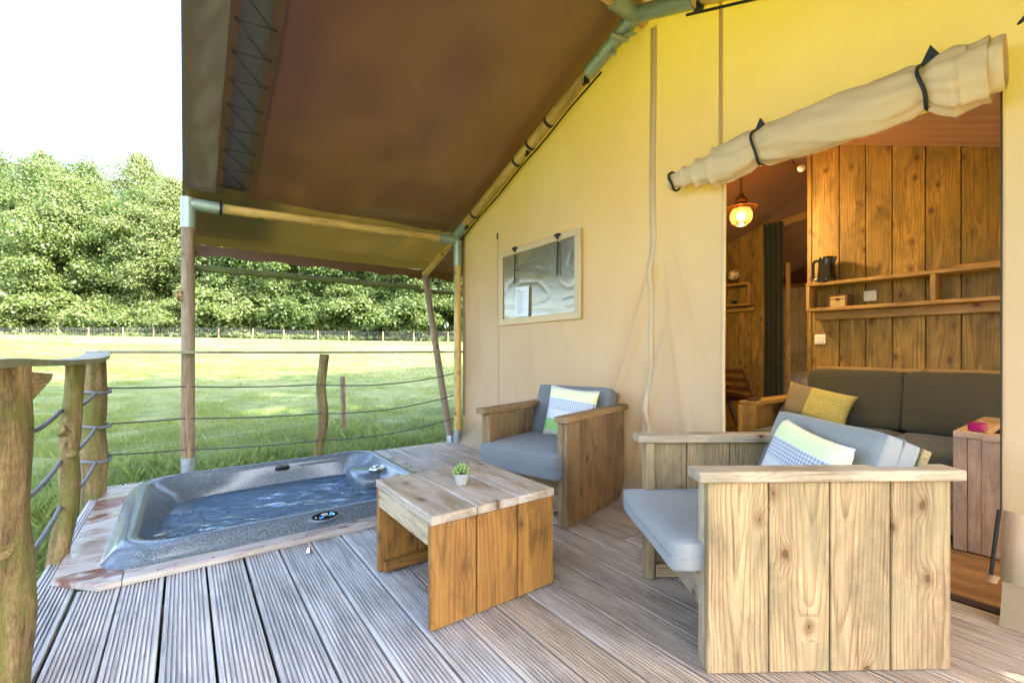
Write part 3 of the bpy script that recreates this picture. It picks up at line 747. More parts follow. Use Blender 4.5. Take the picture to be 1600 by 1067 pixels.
YY, ZZ = np.meshgrid(yc, zc, indexing='ij')
keep = ~((YY > .28) & (YY < 1.384) & (ZZ < 2.04)) & ~((YY > 2.60) & (YY < 3.63) & (ZZ > 1.33) & (ZZ < 1.96)) & (ZZ < np.array([[roofz(y)+.03 for _ in zc] for y in yc]))
wall = add('front_canvas', grid_me(Pm, keep), M['canvas'], tent)
# corner return and side walls, back wall
def sheet(name, fn, m, n, mat, parent, keepf=None):
    P_ = np.array([[fn(i/(m-1), j/(n-1)) for j in range(n)] for i in range(m)], dtype=float)
    return add(name, grid_me(P_, keepf), mat, parent)
sheet('side_canvas', lambda u, v: (WX+6.4*u, 4.43+.03*nz3(u*12, v*3, 0)-(.1*(1-v/.06) if v < .06 else 0)*-1, 2.37*v), 90, 24, M['canvas'], tent)
sheet('side_canvas', lambda u, v: (WX+6.4*u, -.5+.03*nz3(u*12, v*3, 5), 2.39*v), 60, 20, M['thin'], tent)
sheet('back_canvas', lambda u, v: (WX+6.4, -.5+4.93*u, v*(roofz(-.5+4.93*u)-.01)), 40, 20, M['thin'], tent)
# sewn seam flaps on the front
def strip(name, y0, y1, z0, z1, w, mat, off=.006, parent=tent, lean=0.0):
    n_ = max(4, int((z1-z0)/.05)); P_ = np.zeros((n_+1, 4, 3))
    for i in range(n_+1):
        t = i/n_; z = z0+(z1-z0)*t; y = y0+(y1-y0)*t; f = WX+fold(y, z)
        for j, (dy, dx) in enumerate(((-w/2, .003), (-w/2, -off), (w/2, -off-.004), (w/2, .003))):
            P_[i, j] = (f+dx, y+dy+.0015*nz3(z*3, y, 2), z)
    return add(name, grid_me(P_), mat, parent)
strip('seam_flap', 1.92, 1.885, .12, 1.6, .034, M['canvas2'], .008)
strip('seam_flap', 1.885, 1.87, 1.6, 3.2, .044, M['canvas2'], .007)
strip('seam', 1.405, 1.405, 2.08, 3.10, .018, M['canvas'], .004)
strip('seam', 3.72, 3.72, .08, 2.22, .014, M['canvas'], .004)
strip('seam', .18, .18, .02, 2.60, .02, M['canvas'], .005)
# door edge webbing, zipper and lower flap at right of door
strip('door_edging',   .2825, .2825, .42, 2.05, .004, M['black'], .008)
strip('zip', .310, .287, .16, .42, .011, M['black'], .008)
strip('zip_flap', .252, .240, .15, .42, .070, M['canvas'], .007)
strip('zip_tab', .31, .30, .135, .165, .034, plain('tan leather', (.42, .22, .09), .6), .016)
strip('door_edging', 1.386, 1.386, .05, 2.0, .018, M['canvas2'], .008)
strip('corner_edging', 4.415, 4.415, .3, 2.33, .03, plain('brown canvas edging', (.30, .20, .08), .7), .012)

# window: frame band, film, notice, straps
wy0, wy1, wz0, wz1 = 2.60, 3.63, 1.33, 1.96
bm = bmesh.new()
for (a, b, c, d) in ((wy0-.06, wy1+.06, wz0-.05, wz0+.012), (wy0-.06, wy1+.06, wz1-.012, wz1+.045), (wy0-.06, wy0+.012, wz0+.012, wz1-.012), (wy1-.012, wy1+.06, wz0+.012, wz1-.012)):
    bbox(bm, .014, b-a, d-c, (WX-.020, (a+b)/2, (c+d)/2), bev=.004)
me = to_mesh(bm, 'window_frame'); 
for v in me.vertices:
    v.co.x += .008*nz3(v.co.y, v.co.z, 0, 3); v.co.z += .03*(v.co.y-3.1)*-.25
win = add('window', me, M['canvas2'], tent)
def film(u, v):
    y = wy0+(wy1-wy0)*u; z = wz0+(wz1-wz0)*v
    rg = abs(nz3(y*1.1+z*1.6, z*2.4-y, 5, 2.6)); rg2 = abs(nz3(y*2+z*3.2, z*1.0, 15, 2.6))
    return (WX-.014+.0022*(max(0, 1-rg*5)), y, z)
P_ = np.array([[film(i/79, j/59) for j in range(60)] for i in range(80)])
fm = add('window_film', grid_me(P_), M['pvc']); fm.parent = win; fm.matrix_basis = Matrix(); fm.matrix_basis = Matrix()
fm.matrix_basis = ROOTS[win.name].inverted() @ Matrix()
def sub(o, par):
    mb = o.matrix_basis.copy(); o.parent = par; o.matrix_basis = ROOTS[par.name].inverted() @ mb; return o
for y in (2.80, 3.40):
    sub(plank('window_strap', (WX-.034, y, 1.94), (WX-.034, y+.008, 1.66), .018, .004, (-1, 0, 0), M['black'], ch=.001), win)
    bm = bmesh.new(); bbox(bm, .014, .07, .022, (WX-.04, y, 1.995), bev=.004); bbox(bm, .012, .022, .05, (WX-.04, y, 1.985), bev=.003)
    sub(add('strap_toggle', to_mesh(bm, 'toggle'), M['black']), win)
nt = tag(plank('notice_sheet', (WX-.032, 3.30, 1.345), (WX-.032, 3.29, 1.62), .20, .002, (-1, 0, 0), M['paper'], ch=.0005), 'white printed paper notice taped inside the tent window', 'notice')
for k in range(16):
    w_ = .13*random.uniform(.5, 1)*(0.5 if k == 0 else 1)
    bq = plank('print_line', (WX-.0338, 3.30+.065-w_, 1.595-k*.0145), (WX-.0338, 3.30+.065, 1.595-k*.0145), .004 if k else .007, .0006, (-1, 0, 0), M['ink'], ch=.0001)
    sub(bq, nt)

# roof panels
def roof_fn(x0, x1, y0, y1, lift=.05, sag=.03, fr=1.0):
    def f(u, v):
        x = x0+(x1-x0)*u; y = y0+(y1-y0)*v
        z = roofz(y)+lift - sag*math.sin(math.pi*min(1, max(0, (abs(y-RIDGE))/2.45)))*math.sin(math.pi*min(1, max(0, (x-x0)/max(.1, (min(x1, WX)-x0)))))
        z += .010*nz3(x*1.2, y*1.2, 1, 1.2)
        e = min(x-x0, 1)
        z += .006*fr*nz3(x*9, y*2.2, 4)*max(0, 1-(x-x0)/.5)
        # pull folds running from the purlin corner
        r = math.hypot(x-2.45, y-4.4)
        if r < 1.3: z += .016*math.sin(math.atan2(y-4.4, x-2.45)*9)*(1-r/1.3)*(r/1.3)*3
        if y > 5.2: z -= .03
        return (x, y, z)
    return f
_rf = roof_fn(.43, 2.56, RIDGE, 5.30)
sheet('roof_canopy', lambda u, v: _rf(u, v*.782), 90, 56, M['roof'], tent)
sheet('roof_flap', lambda u, v: _rf(u, .782+v*.218), 90, 20, M['roof_flap'], tent)
sheet('roof_canopy', roof_fn(.43, 2.56, RIDGE, -1.45), 70, 50, M['roof'], tent)
sheet('roof_cloth', roof_fn(2.56, 9.3, RIDGE, 4.45), 60, 40, M['roof_glow'], tent)
sheet('roof_cloth', roof_fn(2.56, 9.3, RIDGE, -1.45), 60, 40, M['roof_glow'], tent)
sheet('roof_canopy', lambda u, v: (2.56+6.7*u, 4.45+.85*v, roofz(4.45+.85*v)+.05-(.03 if v > .9 else 0)), 30, 12, M['roof'], tent)
sheet('roof_canopy', lambda u, v: (.0+.435*u, 4.50+.80*v, roofz(4.50+.80*v)+.052+.006*nz3(u*5, v*6, 3)-(.03 if v > .92 else 0)), 20, 30, M['roof_flap'], tent)
# outer edge panel and the laced gap
def edge_fn(s):
    def f(u, v):
        y = RIDGE+s*v*2.62; x = -.005+.255*u
        z = roofz(y)+.045+.012*nz3(x*10, y*3.0, 2)*1.2+.009*math.sin(y*19+x*22+5*nz3(x*5, y*1.4, 0, 2))*math.sin(math.pi*min(1, u*1.15))
        if u < .02: z -= .045
        return (x, y, z)
    return f
P_ = np.array([[edge_fn(1)(i/14, j/89) for j in range(90)] for i in range(15)]); P_[0, :, 0] = .004
add('edge_panel', grid_me(P_), M['roof_edge'], tent)
P_ = np.array([[edge_fn(-1)(i/14, j/89) for j in range(90)] for i in range(15)])
add('edge_panel', grid_me(P_), M['roof_edge'], tent)
sheet('outer_fly', lambda u, v: (-.02+.75*u, RIDGE+3.3*v, roofz(RIDGE+3.3*v)+.13), 6, 20, plain('blue grey fly cloth', (.17, .15, .17), .6, noise_amt=.1), tent)
sheet('outer_fly', lambda u, v: (-.02+.75*u, RIDGE-3.3*v, roofz(RIDGE-3.3*v)+.13), 6, 20, M['hem'], tent)
def onroof(x, y, dz=0.0): return Vector((x, y, roofz(y)+.04+dz))
for (xa, wd) in ((.232, .05), (.447, .065)):
    P_ = np.array([[tuple(onroof(xa-wd/2+wd*a, RIDGE+2.60*b/60, -.008)) for b in range(61)] for a in (0, 1)])
    add('hem', grid_me(P_), M['hem'], tent)
# lacing
lace = []; eye = []
y = 4.44; k = 0
while y > 2.1:
    a = onroof(.238, y, -.016); b = onroof(.437, y-.012, -.016); a2 = onroof(.238, y-.20, -.016); b2 = onroof(.40, y-.16+.15, 0)
    lace.append(sweep_me([a, b], .0035, 5)); lace.append(sweep_me([a2, onroof(.42, y+.0, -.010)], .0032, 5))
    lace.append(sweep_me([onroof(.30, y-.06, .045), onroof(.43, y, 0.01)], .0025, 5))
    for q in (a, b):
        bmq = bmesh.new(); bmesh.ops.create_uvsphere(bmq, u_segments=8, v_segments=6, radius=.011, matrix=T(q)); eye.append(to_mesh(bmq, 'e', True))
    y -= .20
add('lacing_cord', join_me('lacing', *lace), M['cord'], tent); [add('lacing_knot', e_, M['cord'], tent) for e_ in eye]
# valance at the far eave
sheet('valance', lambda u, v: (.0+2.9*u, 5.30, roofz(5.3)+.02-.10*v-.012*math.sin(u*40)*v), 60, 5, M['hem'], tent)

# frame poles
PR = .047
def rz_(y): return roofz(y)-.062
posts = [((.02, 4.59), 2.24), ((2.47, 4.42), 2.27)]
pole('post', (.02, 4.57, .14), (.02, 4.57, 2.10), PR, M['pole_grey'], tent, seg=12, seed=1, rough=.02)
pole('post', (2.47, 4.42, .12), (2.47, 4.42, 2.05), .040, M['pole'], tent, seg=12, seed=2, rough=.02)
for (x, y, z0, z1, r) in ((.02, 4.57, -.3, .15, .050), (2.47, 4.42, -.3, .14, .043)):
    pole('post_shoe', (x, y, z0), (x, y, z1), r, M['galv_grey'], tent, seg=2)
pole('post_sleeve', (.02, 4.57, 2.04), (.02, 4.57, 2.29), .053, M['galv'], tent, seg=2)
pole('post_sleeve', (2.47, 4.42, 1.98), (2.47, 4.42, 2.26), .046, M['galv'], tent, seg=2)
# purlin along the eave line (runs in x)
pole('purlin', (.24, 4.57, 2.245), (2.26, 4.44, 2.265), .042, M['pole'], tent, seg=16, seed=5, rough=.02)
pole('purlin_sleeve', (.03, 4.57, 2.245), (.26, 4.57, 2.245), .050, M['galv'], tent, seg=2)
pole('purlin_sleeve', (2.24, 4.44, 2.265), (2.47, 4.43, 2.265), .050, M['galv'], tent, seg=2)
pole('purlin_strap', (.235, 4.57, 2.245), (.255, 4.57, 2.245), .058, M['black'], tent, seg=2)
pole('purlin', (.0, -.55, 2.25), (2.47, -.55, 2.25), .042, M['pole'], tent, seg=8, seed=6)
# rafters against the front wall
for s_, ye in ((1, 4.30), (-1, -.42)):
    y0 = RIDGE+s_*.42; y1 = ye
    pole('rafter', (2.46, y0, rz_(y0)), (2.46, y1, rz_(y1)), .046, M['pole'], tent, seg=20, seed=7+s_, rough=.02)
    pole('rafter_sleeve', (2.46, RIDGE, rz_(RIDGE)), (2.46, RIDGE+s_*.44, rz_(RIDGE+s_*.44)), .052, M['galv'], tent, seg=2)
pole('rafter_sleeve', (2.46, 4.22, rz_(4.22)), (2.46, 4.44, rz_(4.44)), .050, M['galv'], tent, seg=2)
pole('rafter', (2.46, 4.46, rz_(4.44)-.02), (2.46, 5.25, rz_(5.25)), .040, M['pole'], tent, seg=6, seed=3, rough=.02)
pole('rafter', (.03, 4.60, rz_(4.60)), (.03, 5.25, rz_(5.25)), .040, M['pole'], tent, seg=6, seed=3, rough=.02)
for y in (4.05, 3.30, 3.10, 2.85):
    w_ = .012
    pole('rafter_strap', (2.46, y-w_, rz_(y-w_)), (2.46, y+w_, rz_(y+w_)), .050, M['black'], tent, seg=2)
for y, s_ in ((RIDGE+.45, 1), (RIDGE-.47, 1), (3.12, .7), (4.18, .7)):
    a = Vector((2.45, y, rz_(y)-.045)); bm = bmesh.new()
    bbox(bm, .05*s_, .022, .05*s_, a, bev=.003); bbox(bm, .018, .06*s_, .016, a+Vector((-.01, 0, -.03)), bev=.002)
    add('clamp', to_mesh(bm, 'clamp'), M['black'], tent)
# ridge joint: sleeve towards the ridge pole, stub and plates
pole('ridge_sleeve', (2.50, RIDGE, rz_(RIDGE)), (2.22, RIDGE, rz_(RIDGE)), .058, M['galv'], tent, seg=2)
pole('ridge_pole', (2.24, RIDGE, rz_(RIDGE)), (.0, RIDGE, rz_(RIDGE)), .046, M['pole'], tent, seg=10, seed=4)
pole('ridge_pole', (2.5, RIDGE, rz_(RIDGE)), (8.9, RIDGE, rz_(RIDGE)), .046, M['pole'], tent, seg=10, seed=4)
pole('hook_stub', (2.48, RIDGE+.09, rz_(RIDGE)-.115), (2.34, RIDGE+.12, rz_(RIDGE)-.115), .019, M['galv'], tent, seg=2)
bm = bmesh.new(); bbox(bm, .05, .20, .006, (2.45, RIDGE+.10, rz_(RIDGE)-.105), RX(R(10)), .001); bbox(bm, .04, .03, .05, (2.46, RIDGE+.20, rz_(RIDGE)-.14), bev=.003)
add('joint_plate', to_mesh(bm, 'plate'), M['galv'], tent)
bm = bmesh.new()
for (x, y, z) in ((2.40, RIDGE+.08, rz_(RIDGE)-.03), (2.41, RIDGE+.3, rz_(RIDGE+.3)-.02), (2.42, RIDGE-.2, rz_(RIDGE-.2)-.02), (2.30, RIDGE, rz_(RIDGE)-.055), (2.41, 4.40, 2.15)):
    bmesh.ops.create_cone(bm, cap_ends=True, segments=6, radius1=.008, radius2=.007, depth=.03, matrix=T((x, y, z)) @ RY(R(90)))
add('joint_bolts', to_mesh(bm, 'bolts'), M['galv_grey'], tent)
# shock cord under the rafter
add('wall_cord', sweep_me([Vector((2.50, y, rz_(y)-.055-.006*math.sin(y*9))) for y in np.linspace(2.3, 4.4, 24)], .008, 6), M['black'], tent)
add('wall_cord', sweep_me([Vector((2.50, y, rz_(y)-.060)) for y in np.linspace(1.6, -.4, 16)], .008, 6), M['black'], tent)
# leaning outer legs and the lower eave pole
pole('brace_leg', (2.44, 4.50, -.1), (2.46, 5.25, rz_(5.25)), .040, M['pole_grey'], tent, seg=8, seed=11, rough=.03)
pole('brace_leg', (.03, 4.64, -.1), (.03, 5.25, rz_(5.25)), .040, M['pole_grey'], tent, seg=8, seed=12, rough=.03)
pole('brace_shoe', (2.438, 4.47, -.3), (2.442, 4.55, .06), .046, M['galv_grey'], tent, seg=2)
pole('eave_pole', (-.06, 5.27, 1.825), (2.40, 5.27, 1.825), .032, M['pole_green'], tent, seg=10, seed=21, rough=.04)
pole('eave_pole', (2.34, 5.335, 1.80), (8.8, 5.30, 1.80), .03, M['pole_green'], tent, seg=10, seed=22, rough=.04)
# inner ceiling liner
def lin(s):
    def f(u, v):
        x = 3.2+5.6*u; y = RIDGE+s*2.40*v
        z = 2.93-.39*abs(y-RIDGE)+.008*nz3(x*2, y, 3)
        if 3.55 < x < 4.29: z -= .014*abs(math.sin((x-3.55)*21))*(1-.5*v)
        return (x, y, min(z, roofz(y)-.05))
    return f
sheet('inner_ceiling', lin(-1), 220, 16, M['liner'], tent); sheet('inner_ceiling', lin(1), 160, 16, M['liner'], tent)

# ------------------------------------------------------------------ rolled-up door canvas
def roll(name, keys, mat, parent, x=2.455, n=40, seed=0, cap=True):
    ky = [k[0] for k in keys]; kr = [k[1] for k in keys]; kz = [k[2] for k in keys]
    N = 150; V = []; F = []
    for i in range(N+1):
        t = i/N; y = ky[0]+(ky[-1]-ky[0])*t
        r = np.interp(-y, [-a for a in ky], kr); zc_ = np.interp(-y, [-a for a in ky], kz)
        for j in range(n):
            a = 2*math.pi*j/n
            w_ = 1+.10*nz3(y*2.3, math.cos(a)*1.2+seed, math.sin(a)*1.2, 1.6)+.05*nz3(y*1.1+a*1.4, seed, 3, 1.7)
            for (ys_, am) in ((1.145, 1), (.487, 1), (1.655, .5)):
                e = abs(y-ys_)
                if e < .24: w_ += am*.12*(1-e/.24)**1.2*math.sin(a*8+nz3(y*2, 0, seed)*3+(y-ys_)*11)*(min(1, e/.05))
            w_ += .10*max(0, math.sin(a*2.0+y*7+seed+2*nz3(y*2, a, 0)))**8+.05*nz3(y*7, a*1.5, seed, 1.5)-.06*max(0, math.sin(a*3+y*13+1.3))**10
            V.append((x-.0+math.cos(a)*r*w_*.70, y, zc_+math.sin(a)*r*w_))
    for i in range(N):
        for j in range(n):
            j2 = (j+1) % n; F.append((i*n+j, i*n+j2, (i+1)*n+j2, (i+1)*n+j))
    me = bpy.data.meshes.new(name); me.from_pydata(V, [], F); smooth(me)
    return add(name, me, mat, parent)
rl = roll('door_roll', [(1.395, .112, 2.075), (1.37, .100, 2.078), (1.30, .106, 2.085), (1.20, .100, 2.10), (1.145, .082, 2.105), (1.09, .100, 2.105), (.95, .112, 2.10), (.80, .114, 2.10), (.62, .106, 2.105), (.52, .094, 2.112), (.487, .078, 2.11), (.45, .100, 2.10), (.40, .118, 2.09), (.36, .110, 2.09)], M['canvas2'], tent, seed=1)
roll('door_roll_inner', [(1.50, .088, 2.082), (1.47, .076, 2.082), (1.38, .082, 2.078)], M['canvas2'], tent, seed=2, n=28)
roll('door_roll_inner', [(1.585, .068, 2.085), (1.56, .058, 2.085), (1.48, .066, 2.082)], M['canvas2'], tent, seed=3, n=28)
roll('door_roll_inner', [(1.70, .006, 2.060), (1.675, .050, 2.078), (1.655, .046, 2.08), (1.57, .050, 2.083)], M['canvas2'], tent, seed=4, n=28)
roll('door_roll_flap', [(.375, .117, 2.09), (.33, .113, 2.09), (.30, .118, 2.09)], M['canvas2'], tent, seed=5)
roll('door_roll_flap', [(.32, .100, 2.095), (.275, .104, 2.10), (.262, .100, 2.10)], M['canvas2'], tent, seed=6)
for y, r, z in ((1.145, .089, 2.105), (.487, .088, 2.11), (1.655, .056, 2.08)):
    pts = [Vector((2.455+math.cos(a)*r*.88, y+.006*math.sin(a*3)+.012*math.sin(a), z+math.sin(a)*r*1.04)) for a in np.linspace(0, 2*math.pi, 25)]
    add('roll_strap', sweep_me(pts, [.007]*25, 6, cap=False), M['black'], tent)
for y in (1.16, .475):
    bm = bmesh.new(); z = 2.235 if y > 1 else 2.245; s_ = 1 if y > 1 else 1.15
    vv = [bm.verts.new((WX-.045+dx, y+a*.045*s_, z+b*.05*s_)) for dx in (0, .02) for a, b in ((-1, -.8), (1, -.8), (.1, 1))]
    bm.faces.new(vv[:3]); bm.faces.new(vv[3:][::-1])
    for q in range(3): bm.faces.new((vv[q], vv[(q+1) % 3], vv[3+(q+1) % 3], vv[3+q]))
    bbox(bm, .02, .02, .05, (WX-.05, y, z-.06), bev=.004)
    add('strap_toggle', to_mesh(bm, 'toggle'), M['black'], tent)
# small fittings on the canvas
add('wall_hook', sweep_me([Vector((WX-.03, 3.70, 2.20)), Vector((WX-.035, 3.695, 2.17)), Vector((WX-.03, 3.705, 2.14))], .006, 6), M['black'], tent)
add('zip_pull', sweep_me([Vector((WX-.03, .195, 2.30)), Vector((WX-.05, .21, 2.27)), Vector((WX-.045, .235, 2.245)), Vector((WX-.03, .215, 2.265)), Vector((WX-.03, .195, 2.30))], .006, 6), M['black'], tent)

# ------------------------------------------------------------------ hot tub
TX0, TX1, TY0, TY1 = -.345, 1.50, 2.665, 4.30
tub = empty('hot_tub', ((TX0+TX1)/2, (TY0+TY1)/2, 0), 0, 'sunken speckled grey hot tub full of water at the deck edge', 'hot tub')
def rrect(x0, x1, y0, y1, r, z, n=9):
    pts = []
    for (cx, cy, a0) in ((x1-r, y1-r, 0), (x0+r, y1-r, 90), (x0+r, y0+r, 180), (x1-r, y0+r, 270)):
        for k in range(n):
            a = R(a0+90*k/(n-1)); pts.append((cx+r*math.cos(a), cy+r*math.sin(a), z))
    # extra points on the straights
    out = []
    for i, p in enumerate(pts):
        q = pts[(i+1) % len(pts)]; out.append(p)
        L = math.hypot(q[0]-p[0], q[1]-p[1])
        if i % n == n-1:
            for k in range(1, 12): out.append(tuple(p[c]+(q[c]-p[c])*k/12 for c in range(3)))
    return out
prof = [(0, -.30, .20), (0, .004, .20), (.004, .022, .20), (.020, .030, .20), (.040, .050, .20), (.062, .078, .20), (.088, .097, .20), (.118, .104, .20), (.138, .100, .20), (.152, .086, .20), (.160, .060, .20), (.172, .0, .20), (.195, -.09, .20), (.24, -.22, .24), (.34, -.34, .26), (.46, -.62, .24)]
V = []; F = []
for (ins, z, r) in prof: V += rrect(TX0+ins*1.0, TX1-ins*.9, TY0+ins*.85, TY1-ins*.75, r*.9 if ins < .1 else r, z)
n_ = len(V)//len(prof)
for i in range(len(prof)-1):
    for j in range(n_):
        F.append((i*n_+j, i*n_+(j+1) % n_, (i+1)*n_+(j+1) % n_, (i+1)*n_+j))
F.append(tuple((len(prof)-1)*n_+j for j in range(n_)))
# moulded grooves, arm rest swells and the corner shelves
def mould(v):
    x, y, z = v
    if z > -.3 and z < .11:
        ins = min(x-TX0, TX1-x, y-TY0, TY1-y)
        if .10 < ins < .3:
            # left back shelf and right end head rest swell inwards
            for (cx, cy, rr_, am) in ((TX0+.2, TY1-.25, .35, .10), (TX0+.22, TY0+.25, .16, .05), (TX1-.15, TY1-.45, .30, .12)):
                e = math.exp(-((x-cx)**2+(y-cy)**2)/rr_**2)
                if z < .06:
                    dx, dy = (TX0+TX1)/2-x, (TY0+TY1)/2-y; L = math.hypot(dx, dy)
                    x += dx/L*am*e; y += dy/L*am*e
    if z > .06: z += .008*nz3(x*1.3, y*1.3, 4)
    return (x, y, z)
V = [mould(v) for v in V]
me = bpy.data.meshes.new('shell'); me.from_pydata(V, [], F); smooth(me)
shell = add('shell', me, M['shell'], tub)
# groove line on the front lip
add('lip_groove', sweep_me([Vector((-.02+.9*t, TY0+.045+.03*math.sin(t*3.14)*0.3+.012*t, .062+.012*math.sin(t*3.1))) for t in np.linspace(0, 1, 14)], [.002+.006*math.sin(t*3.14) for t in np.linspace(0, 1, 14)], 6), M['shell'], tub)
# moulded seat lumps rising above the water
def blob(name, c, s_, mat, parent, sub_=3, sq=.6):
    bm = bmesh.new(); bmesh.ops.create_icosphere(bm, subdivisions=sub_, radius=1)
    for v in bm.verts:
        q = v.co; q = Vector([math.copysign(abs(a)**sq, a) for a in q]); v.co = Vector((q.x*s_[0], q.y*s_[1], q.z*s_[2]))
    return add(name, to_mesh(bm, name, True), mat, parent, T(Vector(c)))
blob('moulded_seat', (TX0+.27, TY0+.27, -.09), (.13, .15, .10), M['shell'], tub)
blob('moulded_seat', (TX1-.26, TY1-.50, -.06), (.14, .22, .10), M['shell'], tub)
blob('moulded_seat', (TX0+.30, TY1-.40, -.17), (.16, .30, .10), M['shell'], tub)
blob('moulded_seat', ((TX0+TX1)/2+.25, TY0+.25, -.42), (.5, .18, .16), M['shell'], tub)
blob('moulded_seat', ((TX0+TX1)/2, TY1-.22, -.42), (.6, .2, .16), M['shell'], tub)
blob('filter_recess', (.66, TY1-.128, .048), (.055, .012, .022), M['blackgloss'], tub)
blob('grip', (.95, TY1-.130, .052), (.17, .012, .009), M['shell'], tub)
def WZ(u, v):
    x, y = u*1.5, v*1.35; a = x*.91-y*.41; b = x*.41+y*.91
    e = min(1, min(u, 1-u, v, 1-v)*9)
    return -.072+e*(.015*nz3(a*4+1.5*nz3(x, y, 9, 3), b*17, 1)+.004*nz3(a*11, b*34, 4))
wt = sheet('water', lambda u, v: (TX0+.17+u*(TX1-TX0-.33), TY0+.145+v*(TY1-TY0-.28), WZ(u, v)), 190, 170, M['water'], tub)
for (x, y, z) in ((.05, TY1-.33, -.17), (.28, TY1-.33, -.17), (-.02, TY0+.7, -.2), (TX1-.36, TY0+.6, -.18)):
    add('jet', lathe_me([(.012, 0), (.02, .006), (.03, .004), (.034, -.01)], 16), M['blackgloss'], tub, T((x, y, z)))
# diverter knob at front left, chrome topped cup at the right end
add('diverter_knob', lathe_me([(.0, .03), (.022, .03), (.028, .024), (.03, 0), (.034, -.004)], 18), M['shell'], tub, T((TX0+.235, TY0+.36, .012)))
bm = bmesh.new(); bbox(bm, .085, .022, .016, (TX0+.25, TY0+.37, .05), RZ(R(15)), .006, 2); add('diverter_handle', to_mesh(bm, 'h', angle=40), M['shell'], tub)
add('speaker_ring', lathe_me([(.035, 0), (.05, .008), (.066, .006), (.075, -.006)], 24), M['steel'], tub, T((TX1-.20, TY1-.62, .055)))
bm = bmesh.new(); bbox(bm, .05, .018, .01, (TX1-.20, TY1-.62, .066), RZ(R(20)), .003); add('speaker_badge', to_mesh(bm, 'b'), M['blackgloss'], tub)
# control panel: oval screen set in the front lip
cpx = Vector((.648, TY0+.047, .081)); tilt = T(cpx) @ RX(R(30))
bezel = add('control_panel', lathe_me([(.0, .004), (.060, .004), (.066, .003), (.074, -.006)], 28), M['shell'], tub, tilt @ Matrix.Diagonal((1.2, .50, 1, 1)))
def lcol(name, c): return plain(name, c, .2)
sub(add('display', lathe_me([(.0, .0065), (.060, .0062), (.061, .002)], 28), M['blackgloss'], None, tilt @ Matrix.Diagonal((1.17, .46, 1, 1))), bezel)
for (dx, dy, r, c) in ((.036, .004, .011, (.10, .45, .60)), (.046, -.002, .008, (.30, .70, .70)), (.025, -.006, .006, (.06, .25, .65)), (-.026, -.012, .009, (.03, .22, .55)), (-.016, -.011, .007, (.05, .3, .6)), (-.010, -.003, .003, (.7, .7, .7)), (-.003, -.002, .003, (.7, .7, .7)), (.006, -.001, .003, (.7, .7, .7)), (.014, 0, .003, (.7, .7, .7)), (-.05, -.006, .004, (.6, .6, .6))):
    sub(add('key', lathe_me([(.0, .0085), (r, .0082), (r, .004)], 12), lcol('key print', c), None, tilt @ T((dx, dy, 0))), bezel)
bm = bmesh.new(); bbox(bm, .034, .005, .003, (-.002, .010, .007)); sub(add('key', to_mesh(bm, 'k'), M['white'], None, tilt), bezel)
# timber trim round the tub: things of the deck
trim = empty('tub_trim', (.5, 2.62, 0), 0, 'wet stained timber frame boards laid around the hot tub', 'timber trim')
def trim_board(name, pts, z0, z1):
    bm = bmesh.new(); a = [bm.verts.new((x, y, z0)) for x, y in pts]; b = [bm.verts.new((x, y, z1)) for x, y in pts]; n = len(pts)
    bm.faces.new(a[::-1]); top = bm.faces.new(b)
    for i in range(n): bm.faces.new((a[i], a[(i+1) % n], b[(i+1) % n], b[i]))
    bmesh.ops.bevel(bm, geom=list(top.edges), offset=.004, segments=2, affect='EDGES')
    return add(name, to_mesh(bm, name, angle=40), M['trim'], trim)
trim_board('trim_board', [(-.222, 2.585), (1.62, 2.585), (1.62, 2.70), (-.222, 2.70)], .002, .030)
trim_board('trim_board', [(-.475, 2.70), (-.475, 2.775), (-.30, 2.585), (-.225, 2.585), (-.225, 2.80), (-.30, 2.86), (-.30, 4.30), (-.475, 4.30)][1:], .002, .030)
trim_board('trim_board', [(1.46, 2.703), (1.60, 2.703), (1.60, 4.33), (1.46, 4.33)], .002, .028)
trim_board('trim_board', [(-.475, 4.303), (1.457, 4.303), (1.457, 4.40), (-.475, 4.40)], .002, .028)
bm = bmesh.new()
for x in np.arange(-.1, 1.6, .21):
    bmesh.ops.create_cone(bm, cap_ends=True, segments=8, radius1=.004, radius2=.004, depth=.002, matrix=T((x, 2.605, .0305)))
add('screw_heads', to_mesh(bm, 'screws'), M['blackgloss'], trim)
# small metal cap left on the deck
p = Vector((.50, 2.40, 0)); 
px_ = lathe_me([(.016, 0.0), (.018, .006), (.012, .016), (.009, .030), (.0, .032)], 14)
tag(add('metal_cap', px_, M['steel'], None, T((.51, 2.455, .001)) @ RX(R(0))), 'tiny shiny metal cap lying on the deck in front of the hot tub', 'cap')

# ------------------------------------------------------------------ rope rail: logs, hand rail, ropes
def log_post(x, y, z0, z1, r, lean=(0, 0), seed=0, label='', stubs=(), n=22):
    o = empty('log_post', (x, y, z0), 0, label, 'post', 'log posts of the rope rail')
    pole('log', (x, y, z0), (x+lean[0], y+lean[1], z1), r*1.06, M['log'], o, n=n, seg=26, wob=.035*(z1-z0), r1=r*.95, rough=.10, seed=seed)
    for (dx, dy, z, L, rr_) in stubs:
        q = Vector((x+lean[0]*(z-z0)/(z1-z0), y+lean[1]*(z-z0)/(z1-z0), z)); dv = Vector((dx, dy, .5)).normalized()
        pole('branch_stub', q+dv*r*.5, q+dv*(r+L), rr_, M['log'], o, n=10, seg=3, r1=rr_*.8, rough=.15, seed=seed+5)
    return o
tc_ = W(0, -1).normalized()
stump = log_post(-.475, 1.965, -.3, .985, .098, (0.0, .0), 31, 'thick mossy log post at the left edge of the deck', ((.55, -.9, .42, .012, .035), (.3, -1, .18, .012, .028), (.5, -.8, .74, .012, .02)), n=36)
